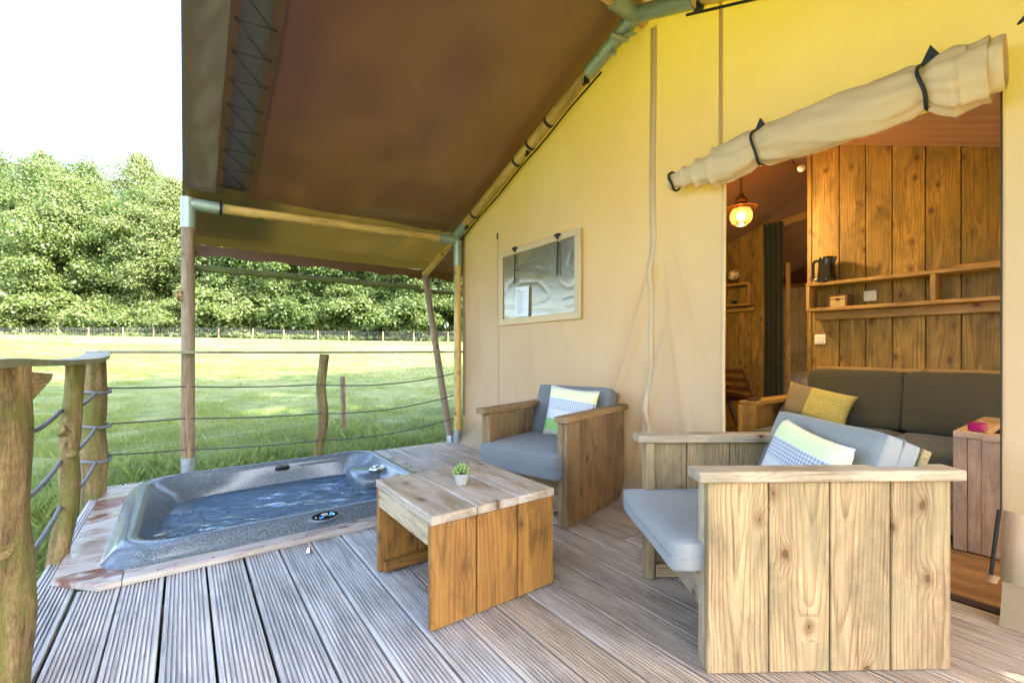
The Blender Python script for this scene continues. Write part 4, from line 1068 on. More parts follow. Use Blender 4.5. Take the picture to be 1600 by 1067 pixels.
log_post(-.515, 3.10, -.3, .965, .039, (.075, -.02), 45, 'leaning mossy log post with sawn branch stubs beside the hot tub', ((.4, -.9, .50, .02, .022), (-.6, -.8, .62, .016, .028)))
log_post(-.51, 4.28, -.3, .990, .068, (-.01, 0), 58, 'cracked round log post at the deck corner', ((.2, -.9, .18, .004, .018),))
log_post(1.03, 4.62, -.3, .995, .046, (.07, 0), 63, 'curved thin log post under the rail behind the hot tub', ())
bm = bmesh.new()
vv = [bm.verts.new(v) for v in ((-.42, 2.00, .97), (-.345, 2.05, .955), (-.35, 2.05, .935), (-.41, 2.03, .84), (-.42, 1.99, .76), (-.44, 2.06, .97), (-.36, 2.10, .955), (-.365, 2.10, .935), (-.42, 2.09, .84), (-.44, 2.05, .76))]
bm.faces.new(vv[:5]); bm.faces.new(vv[5:][::-1])
for q in range(5): bm.faces.new((vv[q], vv[(q+1) % 5], vv[5+(q+1) % 5], vv[5+q]))
add('rail_bracket', to_mesh(bm, 'br'), M['log'], stump)
# hand rails: waney boards
def railstrip(name, pts, w, t, label):
    N = 60; P_ = []
    kx = np.linspace(0, 1, len(pts)); A = np.array(pts)
    # smooth path
    tt = np.linspace(0, 1, N); C_ = np.stack([np.interp(tt, kx, A[:, c]) for c in range(3)], 1)
    ker = np.ones(9)/9
    for c in range(3):
        pad = np.pad(C_[:, c], 4, mode='edge'); C_[:, c] = np.convolve(pad, ker, 'valid')
    V = []; F = []
    for i in range(N):
        d = C_[min(i+1, N-1)]-C_[max(i-1, 0)]; d[2] = 0; d /= np.linalg.norm(d); s_ = np.array([d[1], -d[0], 0])
        ww = w*(1+.12*nz3(i*.13, 0, 3)); w2 = w*(1+.12*nz3(i*.13, 5, 3))
        for (a, b) in ((-ww/2, 0), (-ww/2+.004, -t), (w2/2-.004, -t), (w2/2, 0), (w2/2-.006, .002), (-ww/2+.006, .002)):
            V.append(tuple(C_[i]+s_*a+np.array([0, 0, b])))
    for i in range(N-1):
        for j in range(6): F.append((i*6+j, i*6+(j+1) % 6, (i+1)*6+(j+1) % 6, (i+1)*6+j))
    F.append(tuple(range(6))); F.append(tuple((N-1)*6+j for j in range(5, -1, -1)))
    me = bpy.data.meshes.new(name); me.from_pydata(V, [], F)
    return tag(add(name, me, M['rail']), label, 'rail')
railstrip('hand_rail', [(-.40, .9, 1.005), (-.43, 1.5, 1.008), (-.455, 1.96, 1.008), (-.50, 2.5, .992), (-.46, 3.05, .985), (-.44, 3.5, .990), (-.46, 3.95, 1.003), (-.50, 4.30, 1.022), (-.51, 4.33, 1.024)], .13, .024, 'wavy edged grey board rail along the left side of the deck')
railstrip('hand_rail', [(-.55, 4.36, 1.030), (0.0, 4.50, 1.026), (1.03, 4.62, 1.022), (2.47, 4.49, 1.026), (2.62, 4.50, 1.026)], .085, .020, 'long straight thin board rail across the back of the deck')
def rope(name, pts, r, mat, label, twist=False, group=None):
    P_ = []; 
    for a, b, sag in pts:
        a, b = Vector(a), Vector(b)
        for i in range(13):
            t = i/12; q = a.lerp(b, t); q.z -= sag*4*t*(1-t); P_.append(q)
    Q = [P_[0]]
    for q in P_[1:]:
        if (q-Q[-1]).length > 1e-4: Q.append(q)
    rf = (lambda i, a: 1+.12*math.sin(a*3+i*1.9)) if twist else None
    return tag(add(name, sweep_me(Q, r, 10 if twist else 7, rfun=rf), mat), label, 'rope', group)
# left side, thick grey rope
for (z0, z1, z2, lab) in ((.76, .738, .74, 'topmost thick grey rope on the left side rail'), (.52, .492, .50, 'middle thick grey rope on the left side rail'), (.30, .27, .26, 'lowest thick grey rope on the left side rail')):
    a = Vector((-.47, 1.2, z0+.02)); s1 = Vector((-.47, 2.06, z0)); b0 = Vector((-.49, 3.06, z1)); b = Vector((-.49, 3.14, z1)); c_ = Vector((-.50, 4.22, z2))
    pts = []
    for (p0, p1, sg) in ((a, s1, .02), (s1, b0, .035), (b, c_, .03)):
        for i in range(60):
            t = i/60; q = p0.lerp(p1, t); q.z -= sg*4*t*(1-t); pts.append(q)
    pts.append(c_)
    tag(add('rope', sweep_me(pts, .0095, 9, rfun=lambda i, a: 1+.14*math.sin(a*3+i*2.1)), M['rope']), lab, 'rope')
    add_k = tag(add('rope_knot', sweep_me([Vector((-.51+.078*math.cos(a), 4.28+.076*math.sin(a), z2+.006*math.sin(a*2))) for a in np.linspace(-2.6, .6, 16)], .011, 8), M['rope']), {'t': 'rope end wound round the corner log post at the top rope', 'm': 'rope end wound round the corner log post at the middle rope', 'l': 'rope end wound round the corner log post at the lowest rope'}[lab[0]], 'rope knot')
for (z0, z1, z2, z3, sg, lab) in ((.764, .738, .705, .775, .055, 'top dark cable of the back rail'), (.508, .478, .425, .532, .055, 'middle dark cable of the back rail'), (.285, .222, .165, .275, .05, 'bottom dark cable of the back rail')):
    rope('cable', [((-.46, 4.30, z0), (-.02, 4.53, z1), .004), ((-.02, 4.53, z1), (1.03, 4.58, z2), .012), ((1.03, 4.58, z2), (2.44, 4.44, z3), sg), ((2.50, 4.42, z3), (2.62, 4.60, z3-.10), .02)], .0058, M['rope_dark'], lab)
# dry leaf caught on the post
bm = bmesh.new()
for k in range(9):
    a = k*.8; bmesh.ops.create_grid(bm, x_segments=2, y_segments=2, size=.018, matrix=T((-.045+.008*math.cos(a), 4.54+.01*math.sin(a), 1.44+k*.009)) @ Euler((a, a*1.7, a*.6)).to_matrix().to_4x4())
tag(add('dry_leaves', to_mesh(bm, 'dry'), plain('dry leaf', (.42, .26, .12), .8, noise_amt=.3)), 'small bunch of curled dry leaves stuck on the left canopy post', 'leaves')

# ------------------------------------------------------------------ coffee table
tx0, tx1, ty0, ty1, th = .722, 1.318, 1.49, 2.07, .425
tb = empty('coffee_table', ((tx0+tx1)/2, (ty0+ty1)/2, 0), 0, 'low square table of honey coloured planks with worn grey top', 'table')
for k in range(3):
    xa = tx0+(tx1-tx0)*k/3
    plank('top_board', (xa+.099, ty0-.004, th-.017), (xa+.099, ty1+.01, th-.017), .196, .034, (0, 0, 1), M['table_top'], tb, ch=.004)
    plank('side_board', (xa+.099, ty0+.017, .004), (xa+.099, ty0+.017, th-.035), .194, .028, (0, -1, 0), M['table'], tb, ch=.003)
    plank('side_board', (xa+.099, ty1-.017, .004), (xa+.099, ty1-.017, th-.035), .194, .028, (0, 1, 0), M['table'], tb, ch=.003)
for x in (tx0+.015, tx1-.018):
    for z in (th-.055, th-.096):
        plank('apron_board', (x, ty0+.033, z), (x, ty1-.033, z), .040, .026, (-1 if x < 1 else 1, 0, 0), M['arm_pale'] if x < 1 else M['table'], tb, ch=.002)
plank('batten', (tx0+.02, ty1-.052, .035), (tx1-.05, ty1-.052, .035), .045, .035, (0, -1, 0), M['table'], tb)
plank('batten', (tx0+.05, ty0+.052, .035), (tx1-.05, ty0+.052, .035), .045, .035, (0, 1, 0), M['table'], tb)
# potted succulent
pp = Vector((.928, 1.775, th)); d = 700*(1.03-.425)/(757-548); pp = W((721-800)/700*d, d, th+.001)
pot = empty('succulent_pot', pp, R(20), 'small green succulent in a pale concrete pot on the coffee table', 'plant')
add('pot', lathe_me([(.020, 0), (.024, .002), (.036, .045), (.0365, .052), (.032, .052), (.030, .044), (.0, .044)], 8), M['concrete'], pot, Matrix(), True)
bm = bmesh.new()
for k in range(26):
    a = k*2.4; ti = .95-.032*k; q = RZ(a) @ T((.020*(1-k/34), 0, .052+.0009*k)) @ RY(R(90)*ti*.9) @ Matrix.Diagonal((.0078, .0068, .0155, 1))
    bmesh.ops.create_uvsphere(bm, u_segments=8, v_segments=6, radius=1, matrix=q @ T((0, 0, .7)))
add('rosette', to_mesh(bm, 'ros', True), M['succ'], pot, Matrix(), True)

# ------------------------------------------------------------------ soft goods
def cushion_me(sx, sy, sz, puff=.012, r=.022, seed=0):
    bm = bmesh.new(); nx, ny = 14, 14
    bmesh.ops.create_cube(bm, size=1); bmesh.ops.subdivide_edges(bm, edges=bm.edges, cuts=11, use_grid_fill=True)
    for v in bm.verts:
        q = v.co.copy(); p = Vector((q.x*sx, q.y*sy, q.z*sz)); 
        inn = Vector((max(-sx/2+r, min(sx/2-r, p.x)), max(-sy/2+r, min(sy/2-r, p.y)), max(-sz/2+r, min(sz/2-r, p.z))))
        dd = p-inn
        if dd.length > 1e-6: p = inn+dd.normalized()*r
        fx = (1-(2*q.x)**2); fy = (1-(2*q.y)**2); fz = (1-(2*q.z)**2)
        p.z += math.copysign(1, q.z)*(abs(2*q.z)**2)*puff*fx**.6*fy**.6
        p.y += math.copysign(1, q.y)*(abs(2*q.y)**3)*puff*.6*fx**.5*fz
        p.x += math.copysign(1, q.x)*(abs(2*q.x)**3)*puff*.6*fy**.5*fz
        p += Vector((nz3(p.x*7, p.y*7, p.z*7+seed), nz3(p.x*7, p.y*7+9, p.z*7+seed), nz3(p.x*7, p.y*7, p.z*7+seed+20)))*.0035
        v.co = p
    return to_mesh(bm, 'cushion', True)
def cushion(name, sx, sy, sz, mat, parent, Mx, puff=.012, seed=0, seam=True, r=.012):
    c = add(name, cushion_me(sx, sy, sz, puff, r, seed), mat, parent, Mx, True)
    if seam:
        e = .004; z = 0.0; cr = r; pts = []
        for (cx, cy, a0) in ((sx/2-cr, sy/2-cr, 0), (-sx/2+cr, sy/2-cr, 90), (-sx/2+cr, -sy/2+cr, 180), (sx/2-cr, -sy/2+cr, 270)):
            for k in range(5): a = R(a0+22.5*k); pts.append(Vector((cx+(cr+.001)*math.cos(a), cy+(cr+.001)*math.sin(a), z)))
        pts.append(pts[0]); P2 = []
        for a, b in zip(pts, pts[1:]):
            for k in range(6):
                q = a.lerp(b, k/6); fx = 1-(2*q.x/sx)**2; fy = 1-(2*q.y/sy)**2
                if abs(q.x) > abs(q.y)*sx/sy: q.x += math.copysign(puff*.6*max(0, fy)**.5, q.x)
                else: q.y += math.copysign(puff*.6*max(0, fx)**.5, q.y)
                P2.append(q)
        o = add('piping', sweep_me(P2+[P2[0]], .0024, 5, cap=False), mat); o.parent = c; o.matrix_basis = Matrix()
    return c
def pillow_me(w, h, t, seed=0):
    N = 26; V = []; F = []
    for s_ in (1, -1):
        for i in range(N):
            for j in range(N):
                u = -1+2*i/(N-1); v = -1+2*j/(N-1)
                e = max(0, (1-u**4)*(1-v**4)); pinch = 1-.10*(1-v*v)*abs(u)**3*1.0
                x = u*w/2*(1-.08*(1-v*v)*abs(u)**2); y = v*h/2*(1-.08*(1-u*u)*abs(v)**2)
                z = s_*t/2*(e**.55)+.006*nz3(u*2.2, v*2.2, seed+s_)*e
                V.append((x, y, z))
    for s_ in (0, 1):
        o = s_*N*N
        for i in range(N-1):
            for j in range(N-1):
                q = (o+i*N+j, o+(i+1)*N+j, o+(i+1)*N+j+1, o+i*N+j+1); F.append(q if s_ == 0 else q[::-1])
    me = bpy.data.meshes.new('pillow'); me.from_pydata(V, [], F)
    bm = bmesh.new(); bm.from_mesh(me); bmesh.ops.remove_doubles(bm, verts=bm.verts, dist=.0004); bm.to_mesh(me); bm.free()
    return smooth(me)

# ------------------------------------------------------------------ armchairs
def armchair(cx, cy, rz, D, Wd, wm, am, label, seat, n_pl, seed, cm=None):
    cm = cm or M['cush']
    ch = empty('armchair', (cx, cy, 0), rz, label, 'armchair')
    L = lambda *a: Vector(a); H_ = .614
    pitch = D/n_pl; rr_ = random.Random(seed)
    for s_ in (-1, 1):
        x = s_*(Wd/2-.015)
        for k in range(n_pl):
            y = -D/2+pitch*(k+.5)
            plank('side_board', (x+rr_.uniform(-.001, .001), y, .003), (x, y, H_), pitch-.005, .028, (s_, 0, 0), wm, ch, True)
        plank('arm_rest', (x-s_*.008, -D/2-.035, H_+.018), (x-s_*.008, D/2+.03, H_+.018), .088, .034, (0, 0, 1), am, ch, True, ch=.004)
        plank('corner_post', (x-s_*.034, -D/2+.02, .003), (x-s_*.034, -D/2+.02, H_), .036, .038, (0, -1, 0), am if s_ > 0 else wm, ch, True)
        plank('bottom_batten', (x-s_*.034, -D/2+.045, .04), (x-s_*.034, D/2-.05, .04), .055, .036, (s_, 0, 0), wm, ch, True)
    iw = Wd-.062
    # front apron boards, seat boards, leaning back boards
    plank('front_board', (-iw/2, -D/2+.10, seat['fz']), (iw/2, -D/2+.10, seat['fz']), .11, .028, (0, -1, 0), am, ch, True)
    plank('front_board', (-iw/2, -D/2+.10, seat['fz']-.115), (iw/2, -D/2+.10, seat['fz']-.115), .11, .028, (0, -1, 0), am, ch, True)
    sz = seat['top']-seat['t']
    for k in range(4):
        y = -D/2+.12+k*.15
        plank('seat_board', (-iw/2, y, sz-.016), (iw/2, y, sz-.016), .14, .026, (0, 0, 1), wm, ch, True)
    # back: leaning cushion, boards behind it
    y0, z0, y1, z1, bt = seat['by0'], seat['top'], seat['by1'], seat['bz1'], seat['bt']
    ax = Vector((0, y1-y0, z1-z0)).normalized(); nrm = Vector((0, ax.z, -ax.y))   # nrm points backwards
    for k, f in enumerate((.12, .42, .72, .94)):
        c_ = Vector((0, y0, z0))+ax*(f*(z1-z0)/ax.z)*.98+nrm*(bt+.018); c_ -= ax*.02
        plank('back_board', c_+Vector((-iw/2, 0, 0)), c_+Vector((iw/2, 0, 0)), .095, .03, nrm, wm, ch, True)
    Mx = T(Vector((0, (-D/2-seat['out']+y0+.13)/2, seat['top']-seat['t']/2)))
    cushion('seat_cushion', iw-.004, (y0+.13)-(-D/2-seat['out']), seat['t'], cm, ch, Mx, .006, seed)
    if seat.get('double'):
        pass
    c_ = Vector((0, y0, z0))+ax*((z1-z0)/ax.z)/2+nrm*(bt/2)
    Rm = Matrix((Vector((1, 0, 0)), ax, -nrm if False else Vector((1, 0, 0)).cross(ax))).transposed().to_4x4(); Rm.translation = c_
    cushion('back_cushion', iw-.008, (z1-z0)/ax.z, bt, cm, ch, Rm, .005, seed+3)
    return ch, y0, z0, ax, nrm
near, y0, z0, ax, nrm = armchair(1.854, .827, math.atan2(-.823, -.566), .80, .655, M['chair_pale'], M['arm_pale'], 'nearest armchair of weathered pale planks with grey cushions, in front of the tent door',
    dict(top=.405, t=.095, out=.10, fz=.255, by0=.075, by1=.222, bz1=.758, bt=.125), 4, 3)
NM = ROOTS[near.name]
def pillow_on(M_root, y0, z0, ax, nrm, x, up, roll_, w, h, t, mat, label, off=.055, lean=0):
    c_ = Vector((x, y0, z0))+ax*up-nrm*off
    Rm = Matrix((Vector((1, 0, 0)), ax, Vector((1, 0, 0)).cross(ax))).transposed().to_4x4(); Rm.translation = c_
    return tag(add('cushion', pillow_me(w, h, t, 3), mat, None, M_root @ Rm @ RZ(roll_) @ RX(lean)), label, 'cushion')
pillow_on(NM, y0, z0, ax, nrm, .06, .150, R(-7), .40, .34, .12, M['pillow_a'], 'striped lime and grey scatter cushion on the nearest armchair', .062, R(3))
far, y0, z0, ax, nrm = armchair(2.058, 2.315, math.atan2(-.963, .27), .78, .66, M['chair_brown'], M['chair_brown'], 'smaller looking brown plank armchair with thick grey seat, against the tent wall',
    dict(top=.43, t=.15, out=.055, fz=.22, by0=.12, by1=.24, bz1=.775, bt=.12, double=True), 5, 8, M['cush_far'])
FM = ROOTS[far.name]
pillow_on(FM, y0, z0, ax, nrm, .06, .145, R(-4), .40, .37, .11, M['pillow_a'], 'striped green and cream scatter cushion on the armchair against the tent wall', .075, R(6))

# ------------------------------------------------------------------ inside the tent: partitions, shelves, sofa
def plank_wall(name, x, y0, y1, z1, pitch, mat, label, side=-1, seed=1, cat='wall'):
    o = empty(name, (x, (y0+y1)/2, 0), 0, label, cat); y = y0; rr_ = random.Random(seed)
    while y < y1-.02:
        w_ = min(pitch*rr_.uniform(.88, 1.12), y1-y)
        ztop = min(z1, 2.93-.39*abs(y+w_/2-RIDGE)+.03)
        plank('wall_plank', (x+rr_.uniform(-.003, .003), y+w_/2, .0), (x, y+w_/2, ztop), w_-.005, .022, (side, 0, 0), mat, o, ch=.003)
        y += w_
    zt = lambda yy: min(z1, 2.93-.39*abs(yy-RIDGE)+.02)
    yy = np.linspace(y0, y1, 12); V = [(x+.016, a, 0) for a in yy]+[(x+.016, a, zt(a)) for a in yy]+[(x+.024, a, 0) for a in yy]+[(x+.024, a, zt(a)) for a in yy]
    F = []
    for k in range(11): F += [(k, k+1, 13+k, 12+k), (24+k, 36+k, 37+k, 25+k), (12+k, 13+k, 37+k, 36+k)]
    me = bpy.data.meshes.new('light_block'); me.from_pydata(V, [], F); add('light_block_panel', me, M['dark_wood'], o)  # unseen panel added to stop light leaking between planks
    return o
plank_wall('plank_partition', 4.31, -.49, 1.61, 3.0, .185, M['amber'], 'knotty amber plank partition behind the sofa', seed=5)
plank_wall('plank_partition', 5.92, 2.665, 4.35, 3.0, .17, M['amber'], 'darker plank wall with the small globe shelf at the back left of the tent', seed=6)
plank_wall('plank_partition', 8.35, 1.2, 4.3, 2.10, .3, M['bedroom'], 'pale plank wall of the bedroom beyond the curtain', seed=9)
o = empty('plank_partition', (5.1, 1.62, 0), 0, 'plank side wall of the passage leading to the bedroom', 'wall')
for k in range(8): plank('wall_plank', (4.42+k*.19, 1.60, 0), (4.42+k*.19, 1.60, 2.78), .185, .02, (0, 1, 0), M['amber'], o)
# doorway beam and post
dw = empty('bedroom_doorway', (5.92, 2.43, 0), 0, 'wooden door frame beside the dark curtain', 'door frame')
plank('head_beam', (5.90, 2.67, 2.56), (5.90, 1.62, 2.70), .08, .05, (-1, 0, 0), M['amber_light'], dw)
plank('jamb', (5.93, 2.425, 0), (5.93, 2.425, 2.1), .035, .05, (-1, 0, 0), M['amber_light'], dw)
plank('beam', (8.3, 1.2, 2.12), (8.3, 4.3, 2.12), .07, .06, (-1, 0, 0), M['amber_light'], dw)
sheet('inner_ceiling', lambda u, v: (8.42, 1.0+3.4*u, 2.08+.9*v), 6, 4, M['liner'], tent)
# curtain
tag(sheet('curtain', lambda u, v: (5.84+.035*math.sin(u*24)*(1-.3*v), 2.445+(.225-.02*math.sin(v*3))*u, .05+2.55*v), 60, 12, M['curtain'], None), 'long dark green curtain gathered at the bedroom doorway', 'curtain')
# bed and bedroom window
bed = empty('bed', (7.4, 2.9, 0), 0, 'white made bed seen through the bedroom doorway', 'bed')
bm = bmesh.new(); bbox(bm, 1.4, 2.0, .30, (7.5, 3.0, .20), bev=.02); add('bed_base', to_mesh(bm, 'bb'), M['dark_wood'], bed)
add('mattress', cushion_me(1.4, 2.0, .2, .02, .05, 2), M['bed'], bed, T((7.5, 3.0, .46)))
add('duvet', cushion_me(1.3, 1.2, .14, .05, .06, 4), M['bed'], bed, T((7.5, 2.9, .60)))
tag(plank('bedroom_window', (8.33, 2.88, 1.1), (8.33, 2.88, 1.62), .22, .02, (-1, 0, 0), M['white']), 'small white framed window on the pale bedroom wall', 'window')
# main shelf
sh = empty('wall_shelf', (4.2, .5, 1.35), 0, 'long amber box shelf with divider fixed on the plank partition', 'shelf')
x0_, x1_ = 4.13, 4.295
plank('shelf_board', ((x0_+x1_)/2, -.40, 1.568), ((x0_+x1_)/2, 1.555, 1.568), x1_-x0_, .026, (0, 0, 1), M['amber_light'], sh)
plank('shelf_board', ((x0_+x1_)/2, -.40, 1.362), ((x0_+x1_)/2, 1.555, 1.362), x1_-x0_, .026, (0, 0, 1), M['amber_light'], sh)
for y in (1.54, .78, -.35): plank('divider', ((x0_+x1_)/2, y, 1.376), ((x0_+x1_)/2, y, 1.554), x1_-x0_-.002, .026, (0, 1, 0), M['amber_light'], sh)
plank('support_rail', (4.255, -.40, 1.315), (4.255, 1.53, 1.315), .065, .04, (-1, 0, 0), M['amber_light'], sh)
plank('wall_cleat', (4.285, .70, 1.60), (4.285, -.3, 1.60), .035, .02, (-1, 0, 0), M['amber_light'], sh)
sh2 = empty('wall_shelf', (5.85, 3.1, 1.6), 0, 'small amber box shelf below the globe on the back left wall', 'shelf')
plank('shelf_board', (5.82, 2.80, 1.885), (5.82, 3.6, 1.885), .16, .026, (0, 0, 1), M['amber_light'], sh2)
plank('shelf_board', (5.82, 2.80, 1.62), (5.82, 3.6, 1.62), .16, .026, (0, 0, 1), M['amber_light'], sh2)
plank('divider', (5.82, 2.81, 1.634), (5.82, 2.81, 1.871), .158, .026, (0, 1, 0), M['amber_light'], sh2)
plank('support_rail', (5.88, 2.80, 1.57), (5.88, 3.6, 1.57), .06, .03, (-1, 0, 0), M['amber_light'], sh2)
# kettle
kt = empty('kettle', (4.20, 1.43, 1.582), R(0), 'glossy black electric kettle standing on the long wall shelf', 'kettle')
add('body', lathe_me([(.062, 0), (.066, .01), (.066, .02), (.058, .10), (.056, .17), (.058, .19)], 28), M['blackgloss'], kt, Matrix(), True)
add('lid', lathe_me([(.054, .19), (.05, .205), (.0, .21)], 24), M['blackgloss'], kt, Matrix(), True)
add('base', lathe_me([(.075, -.0005), (.078, .006), (.07, .012)], 24), M['blackgloss'], kt, Matrix(), True)
add('handle', sweep_me([Vector((0, .055, .185)), Vector((0, .10, .19)), Vector((0, .118, .17)), Vector((0, .118, .06)), Vector((0, .10, .035)), Vector((0, .06, .04))], .012, 8), M['blackgloss'], kt, RZ(R(-20)), True)
add('spout', sweep_me([Vector((0, -.05, .16)), Vector((0, -.078, .192))], [.02, .01], 8), M['blackgloss'], kt, RZ(R(-20)), True)
# little chest, socket, switch
bx = empty('storage_box', (4.19, 1.33, 1.376), R(-6), 'small brown wooden chest with light panel inside the long shelf', 'box')
bm = bmesh.new(); bbox(bm, .10, .13, .082, (0, 0, .041), bev=.003); add('body', to_mesh(bm, 'b'), plain('chest wood', (.50, .34, .14), .5, noise_amt=.2), bx, Matrix(), True)
bm = bmesh.new()
for y in (-.058, .058): bbox(bm, .104, .014, .086, (0, y, .0425), bev=.002)
bbox(bm, .104, .134, .012, (0, 0, .086), bev=.002); bbox(bm, .103, .132, .006, (0, 0, .06))
add('straps', to_mesh(bm, 's'), M['dark_wood'], bx, Matrix(), True)
bm = bmesh.new(); bbox(bm, .006, .022, .02, (-.053, 0, .058), bev=.002); add('latch', to_mesh(bm, 'l'), M['brass'], bx, Matrix(), True)
sk = tag(plank('socket', (4.292, 1.17, 1.415), (4.292, 1.17, 1.495), .08, .012, (-1, 0, 0), M['white'], ch=.003), 'white wall socket inside the long shelf', 'socket')
sub(add('socket_insert', lathe_me([(.026, 0), (.026, .004), (.022, .0045), (.020, -.003), (0, -.004)], 20), M['white'], None, T((4.284, 1.17, 1.455)) @ RY(R(-90))), sk)
for dy in (-.008, .008): sub(add('socket_hole', lathe_me([(.0, .0), (.003, .0), (.003, -.001)], 8), M['blackgloss'], None, T((4.2865, 1.17+dy, 1.455)) @ RY(R(-90))), sk)
sw = tag(plank('light_switch', (4.292, 1.508, 1.085), (4.292, 1.508, 1.165), .08, .012, (-1, 0, 0), M['white'], ch=.003), 'white light switch on the amber planks left of the sofa', 'switch')
sub(plank('rocker', (4.284, 1.508, 1.10), (4.284, 1.508, 1.15), .05, .005, (-1, 0, 0), plain('ivory plastic', (.72, .66, .60), .4), ch=.001), sw)
# globe and little pots on the small shelf
gl = empty('globe', (5.81, 3.03, 1.899), 0, 'small cream and brown table globe on the small shelf', 'globe')
def globe_mat():
    s = NT('globe map'); p = s.coords(False); f = s.noise(p, 22, 4, .6).outputs['Fac']
    s.set(Base_Color=s.ramp(f, [(.47, (.68, .60, .38)), (.52, (.25, .17, .05))], 'LINEAR'), Roughness=.3); return s.m
bm = bmesh.new(); bmesh.ops.create_uvsphere(bm, u_segments=20, v_segments=12, radius=.075); add('ball', to_mesh(bm, 'g', True), globe_mat(), gl, T((0, 0, .12)), True)
add('stand', join_me('st', lathe_me([(.05, 0), (.05, .008), (.012, .02), (.008, .045)], 16), sweep_me([Vector((0, .088*math.cos(a), .12+.088*math.sin(a))) for a in np.linspace(-2.2, 1.2, 18)], .005, 6)), M['brass'], gl, Matrix(), True)
for i, (y, lab) in enumerate(((3.02, 'small dark pot in the small shelf, nearer the shelf end'), (3.26, 'small dark pot in the small shelf, nearer the canvas edge'))):
    q = empty('small_pot', (5.80, y, 1.634), 0, lab, 'pot')
    add('pot', lathe_me([(.025, 0), (.035, .05), (.03, .05), (0, .04)], 12), M['blackgloss'], q, Matrix(), True)
    bm = bmesh.new(); bmesh.ops.create_icosphere(bm, subdivisions=2, radius=.032, matrix=T((0, 0, .06)) @ Matrix.Diagonal((1, 1, .6, 1))); add('plant', to_mesh(bm, 'p', True), M['succ'], q, Matrix(), True)
# pendant lamp (lit)
lp = empty('pendant_lamp', (3.86, 1.95, 2.2), 0, 'lit pendant lamp with glass bowl hanging on a chain inside the tent', 'lamp')
LC = Vector((3.86, 1.95, 2.185))
ms = []
for k in range(14):
    zc_ = 2.40+k*.040; a = (k % 2)*math.pi/2
    ms.append(sweep_me([LC.xyz*Vector((1, 1, 0))+Vector((math.cos(t)*.011*math.cos(a), math.cos(t)*.011*math.sin(a), zc_+.026*math.sin(t))) for t in np.linspace(0, 2*math.pi, 11)], .0032, 5, cap=False))
add('chain', join_me('chain', *ms), M['brass'], lp)
add('cap', lathe_me([(.012, .18), (.018, .175), (.02, .15), (.045, .135), (.05, .11), (.04, .095), (.055, .08), (.055, .07)], 24), M['brass'], lp, T((LC.x, LC.y, LC.z+.02)))
s = NT('clear amber shade glass'); s.t.nodes.remove(s.b)
gt = s.n('ShaderNodeBsdfTransparent'); gt.inputs[0].default_value = (1, .80, .55, 1); gg = s.n('ShaderNodeBsdfGlossy'); gg.inputs['Roughness'].default_value = .08
df = s.n('ShaderNodeBsdfTranslucent'); df.inputs[0].default_value = (1, .7, .4, 1)
mx = s.n('ShaderNodeMixShader'); mx.inputs[0].default_value = .12; s.l(gt.outputs[0], mx.inputs[1]); s.l(gg.outputs[0], mx.inputs[2])
m2 = s.n('ShaderNodeMixShader'); m2.inputs[0].default_value = .06; s.l(mx.outputs[0], m2.inputs[1]); s.l(df.outputs[0], m2.inputs[2]); s.l(m2.outputs[0], s.out.inputs[0])
add('shade', lathe_me([(.055, .07), (.10, .055), (.128, .048), (.130, .043), (.10, .048), (.060, .060)], 30), s.m, lp, T((LC.x, LC.y, LC.z+.02)))
add('glass_bowl', lathe_me([(.07, .06), (.088, .02), (.088, -.02), (.07, -.06), (.035, -.082), (.0, -.088)], 30), s.m, lp, T(LC))
s = NT('lit bulb'); s.set(Emission_Color=(1, .62, .28, 1), Emission_Strength=2.2)
bm = bmesh.new(); bmesh.ops.create_uvsphere(bm, u_segments=16, v_segments=10, radius=.034); add('bulb', to_mesh(bm, 'bulb', True), s.m, lp, T(LC))
pl = bpy.data.lights.new('bulb_light', 'POINT'); pl.energy = 7.5; pl.color = (1, .66, .30); pl.shadow_soft_size = .04
po = bpy.data.objects.new('bulb_light', pl); COL.objects.link(po); po.location = LC+Vector((0, 0, -.12))
# spare bulb holder hanging from the ceiling
sb = empty('ceiling_bulb', (4.0, 1.62, 2.6), 0, 'unlit white bulb on a looped wire under the ceiling', 'bulb')
def at(px, py, X):
    r = (px-800)/700; d = X/(CS*r+SN); return Vector((X, d*(CS-SN*r), 1.03+(548-py)/700*d))
c_ = at(1252, 263, 4.0)
bm = bmesh.new(); bmesh.ops.create_uvsphere(bm, u_segments=14, v_segments=10, radius=.028, matrix=T(c_)); add('bulb', to_mesh(bm, 'b', True), M['white'], sb)
add('wire', sweep_me([c_+Vector((0, .02, .02)), at(1242, 258, 4.0), at(1234, 245, 4.0), at(1238, 238, 4.0), at(1248, 236, 4.0)], .005, 6), M['brass'], sb)

# sofa
sf = empty('sofa', (3.75, 1.0, 0), 0, 'built in plank sofa with charcoal cushions inside the tent', 'sofa')
SY0, SY1 = .40, 1.80
for k in range(2):
    plank('front_board', (3.34, SY0+.06, .26-.15*k), (3.34, SY1, .26-.15*k), .145, .025, (-1, 0, 0), M['amber_light'], sf)
plank('seat_deck', (3.75, SY0+.05, .33), (3.75, SY1, .33), .84, .02, (0, 0, 1), M['amber_light'], sf)
plank('back_rail', (4.27, -.4, .885), (4.27, 1.52, .885), .05, .03, (0, 0, 1), M['amber_light'], sf)
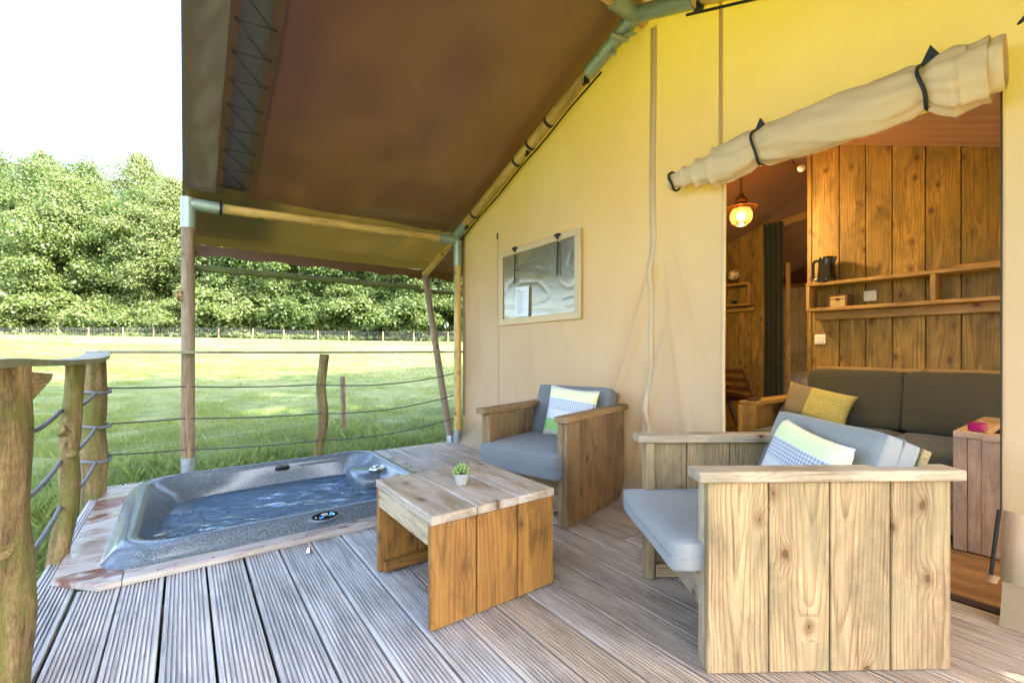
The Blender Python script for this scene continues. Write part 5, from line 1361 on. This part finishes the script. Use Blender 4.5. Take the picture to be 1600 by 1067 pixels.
# right arm: cap, front post, side panel
plank('arm_rest', (3.22, .475, .60), (4.25, .475, .60), .11, .032, (0, 0, 1), M['pallet'], sf)
plank('arm_post', (3.25, .505, .003), (3.25, .505, .584), .05, .05, (-1, 0, 0), M['pallet'], sf)
plank('arm_panel', (3.25, .455, .003), (3.25, .455, .584), .048, .03, (-1, 0, 0), M['pallet'], sf)
plank('arm_panel', (3.25, .35, .003), (3.25, .35, .584), .16, .024, (-1, 0, 0), M['pallet'], sf)
plank('arm_panel', (3.28, .40, .29), (4.2, .40, .29), .57, .024, (0, -1, 0), M['pallet'], sf)
plank('arm_rest', (3.235, .35, .60), (3.235, .42, .60), .10, .031, (0, 0, 1), M['pallet'], sf)
# left arm
ly = 1.68
plank('arm_rest', (3.42, ly, .635), (4.25, ly, .635), .13, .03, (0, 0, 1), M['amber_light'], sf)
for k in range(5): plank('arm_panel', (3.47+k*.17, ly+.045, .003), (3.47+k*.17, ly+.045, .619), .165, .024, (0, 1, 0), M['amber_light'], sf)
plank('arm_panel', (3.435, ly, .003), (3.435, ly, .619), .12, .03, (-1, 0, 0), M['amber_light'], sf)
def cw(name, x, y, z, sx, sy, sz, tilt=0, seed=0):
    cushion(name, sx, sy, sz, M['cush_in'], sf, ROOTS[sf.name].inverted() @ (T((x, y, z)) @ RY(tilt)), .010, seed, seam=False, r=.03)
cw('seat_cushion', 3.70, 1.265, .405, .78, .68, .12, 0, 1); cw('seat_cushion', 3.70, .715, .405, .78, .415, .12, 0, 2)
cw('back_cushion', 4.14, 1.235, .665, .13, .60, .42, R(13), 3); cw('back_cushion', 4.14, .62, .665, .13, .62, .42, R(13), 4)
pm = T((3.96, 1.42, .605)) @ RZ(R(-78)) @ RX(R(62)) @ RZ(R(-14))
tag(add('cushion', pillow_me(.46, .30, .12, 9), M['pillow_b'], None, pm), 'brown and mustard patterned cushion lying on the indoor sofa', 'cushion')
bm = bmesh.new(); bbox(bm, .14, .07, .018, (3.52, ly, .660), RZ(R(12)), .006, 2)
tag(add('dark_case', to_mesh(bm, 'ph', angle=40), M['brass']), 'flat dark case lying on the left arm of the indoor sofa', 'case')
s = NT('magenta glass'); s.set(Base_Color=(.75, .03, .30), Roughness=.08, Transmission_Weight=.6, IOR=1.45)
cg = empty('candle_glass', (3.29, .45, .617), 0, 'magenta glass candle holder on the right sofa arm', 'candle holder')
add('glass', lathe_me([(.03, 0), (.036, .004), (.036, .042), (.032, .042), (.030, .008), (0, .008)], 24), s.m, cg, Matrix(), True)
add('candle', lathe_me([(.024, .009), (.024, .03), (0, .031)], 16), M['white'], cg, Matrix(), True)
# folding chairs at the back
def fold_chair(x, y, rz, lab):
    o = empty('folding_chair', (x, y, 0), rz, lab, 'chair', 'folding chairs leaning at the back wall')
    for s_ in (-.2, .2):
        plank('leg', (s_, -.30, 0), (s_, .12, .85), .045, .028, (1, 0, 0), M['dark_wood'], o, True)
        plank('leg', (s_*.85, .28, 0), (s_*.85, -.10, .50), .045, .028, (1, 0, 0), M['dark_wood'], o, True)
    for z, y_ in ((.80, .105), (.70, .055), (.60, .005)):
        plank('back_slat', (-.2, y_, z), (.2, y_, z), .06, .018, (0, -1, .4), M['dark_wood'], o, True)
    for k in range(5): plank('seat_slat', (-.19, -.2+k*.085, .44+.03*k), (.19, -.2+k*.085, .44+.03*k), .065, .018, (0, -.3, 1), M['dark_wood'], o, True)
    return o
fold_chair(5.15, 2.66, R(75), 'dark folding chair nearer the curtain'); fold_chair(5.15, 2.98, R(75), 'dark folding chair nearer the canvas edge')
for o in COL.objects:
    if '_m' in o: del o['_m']
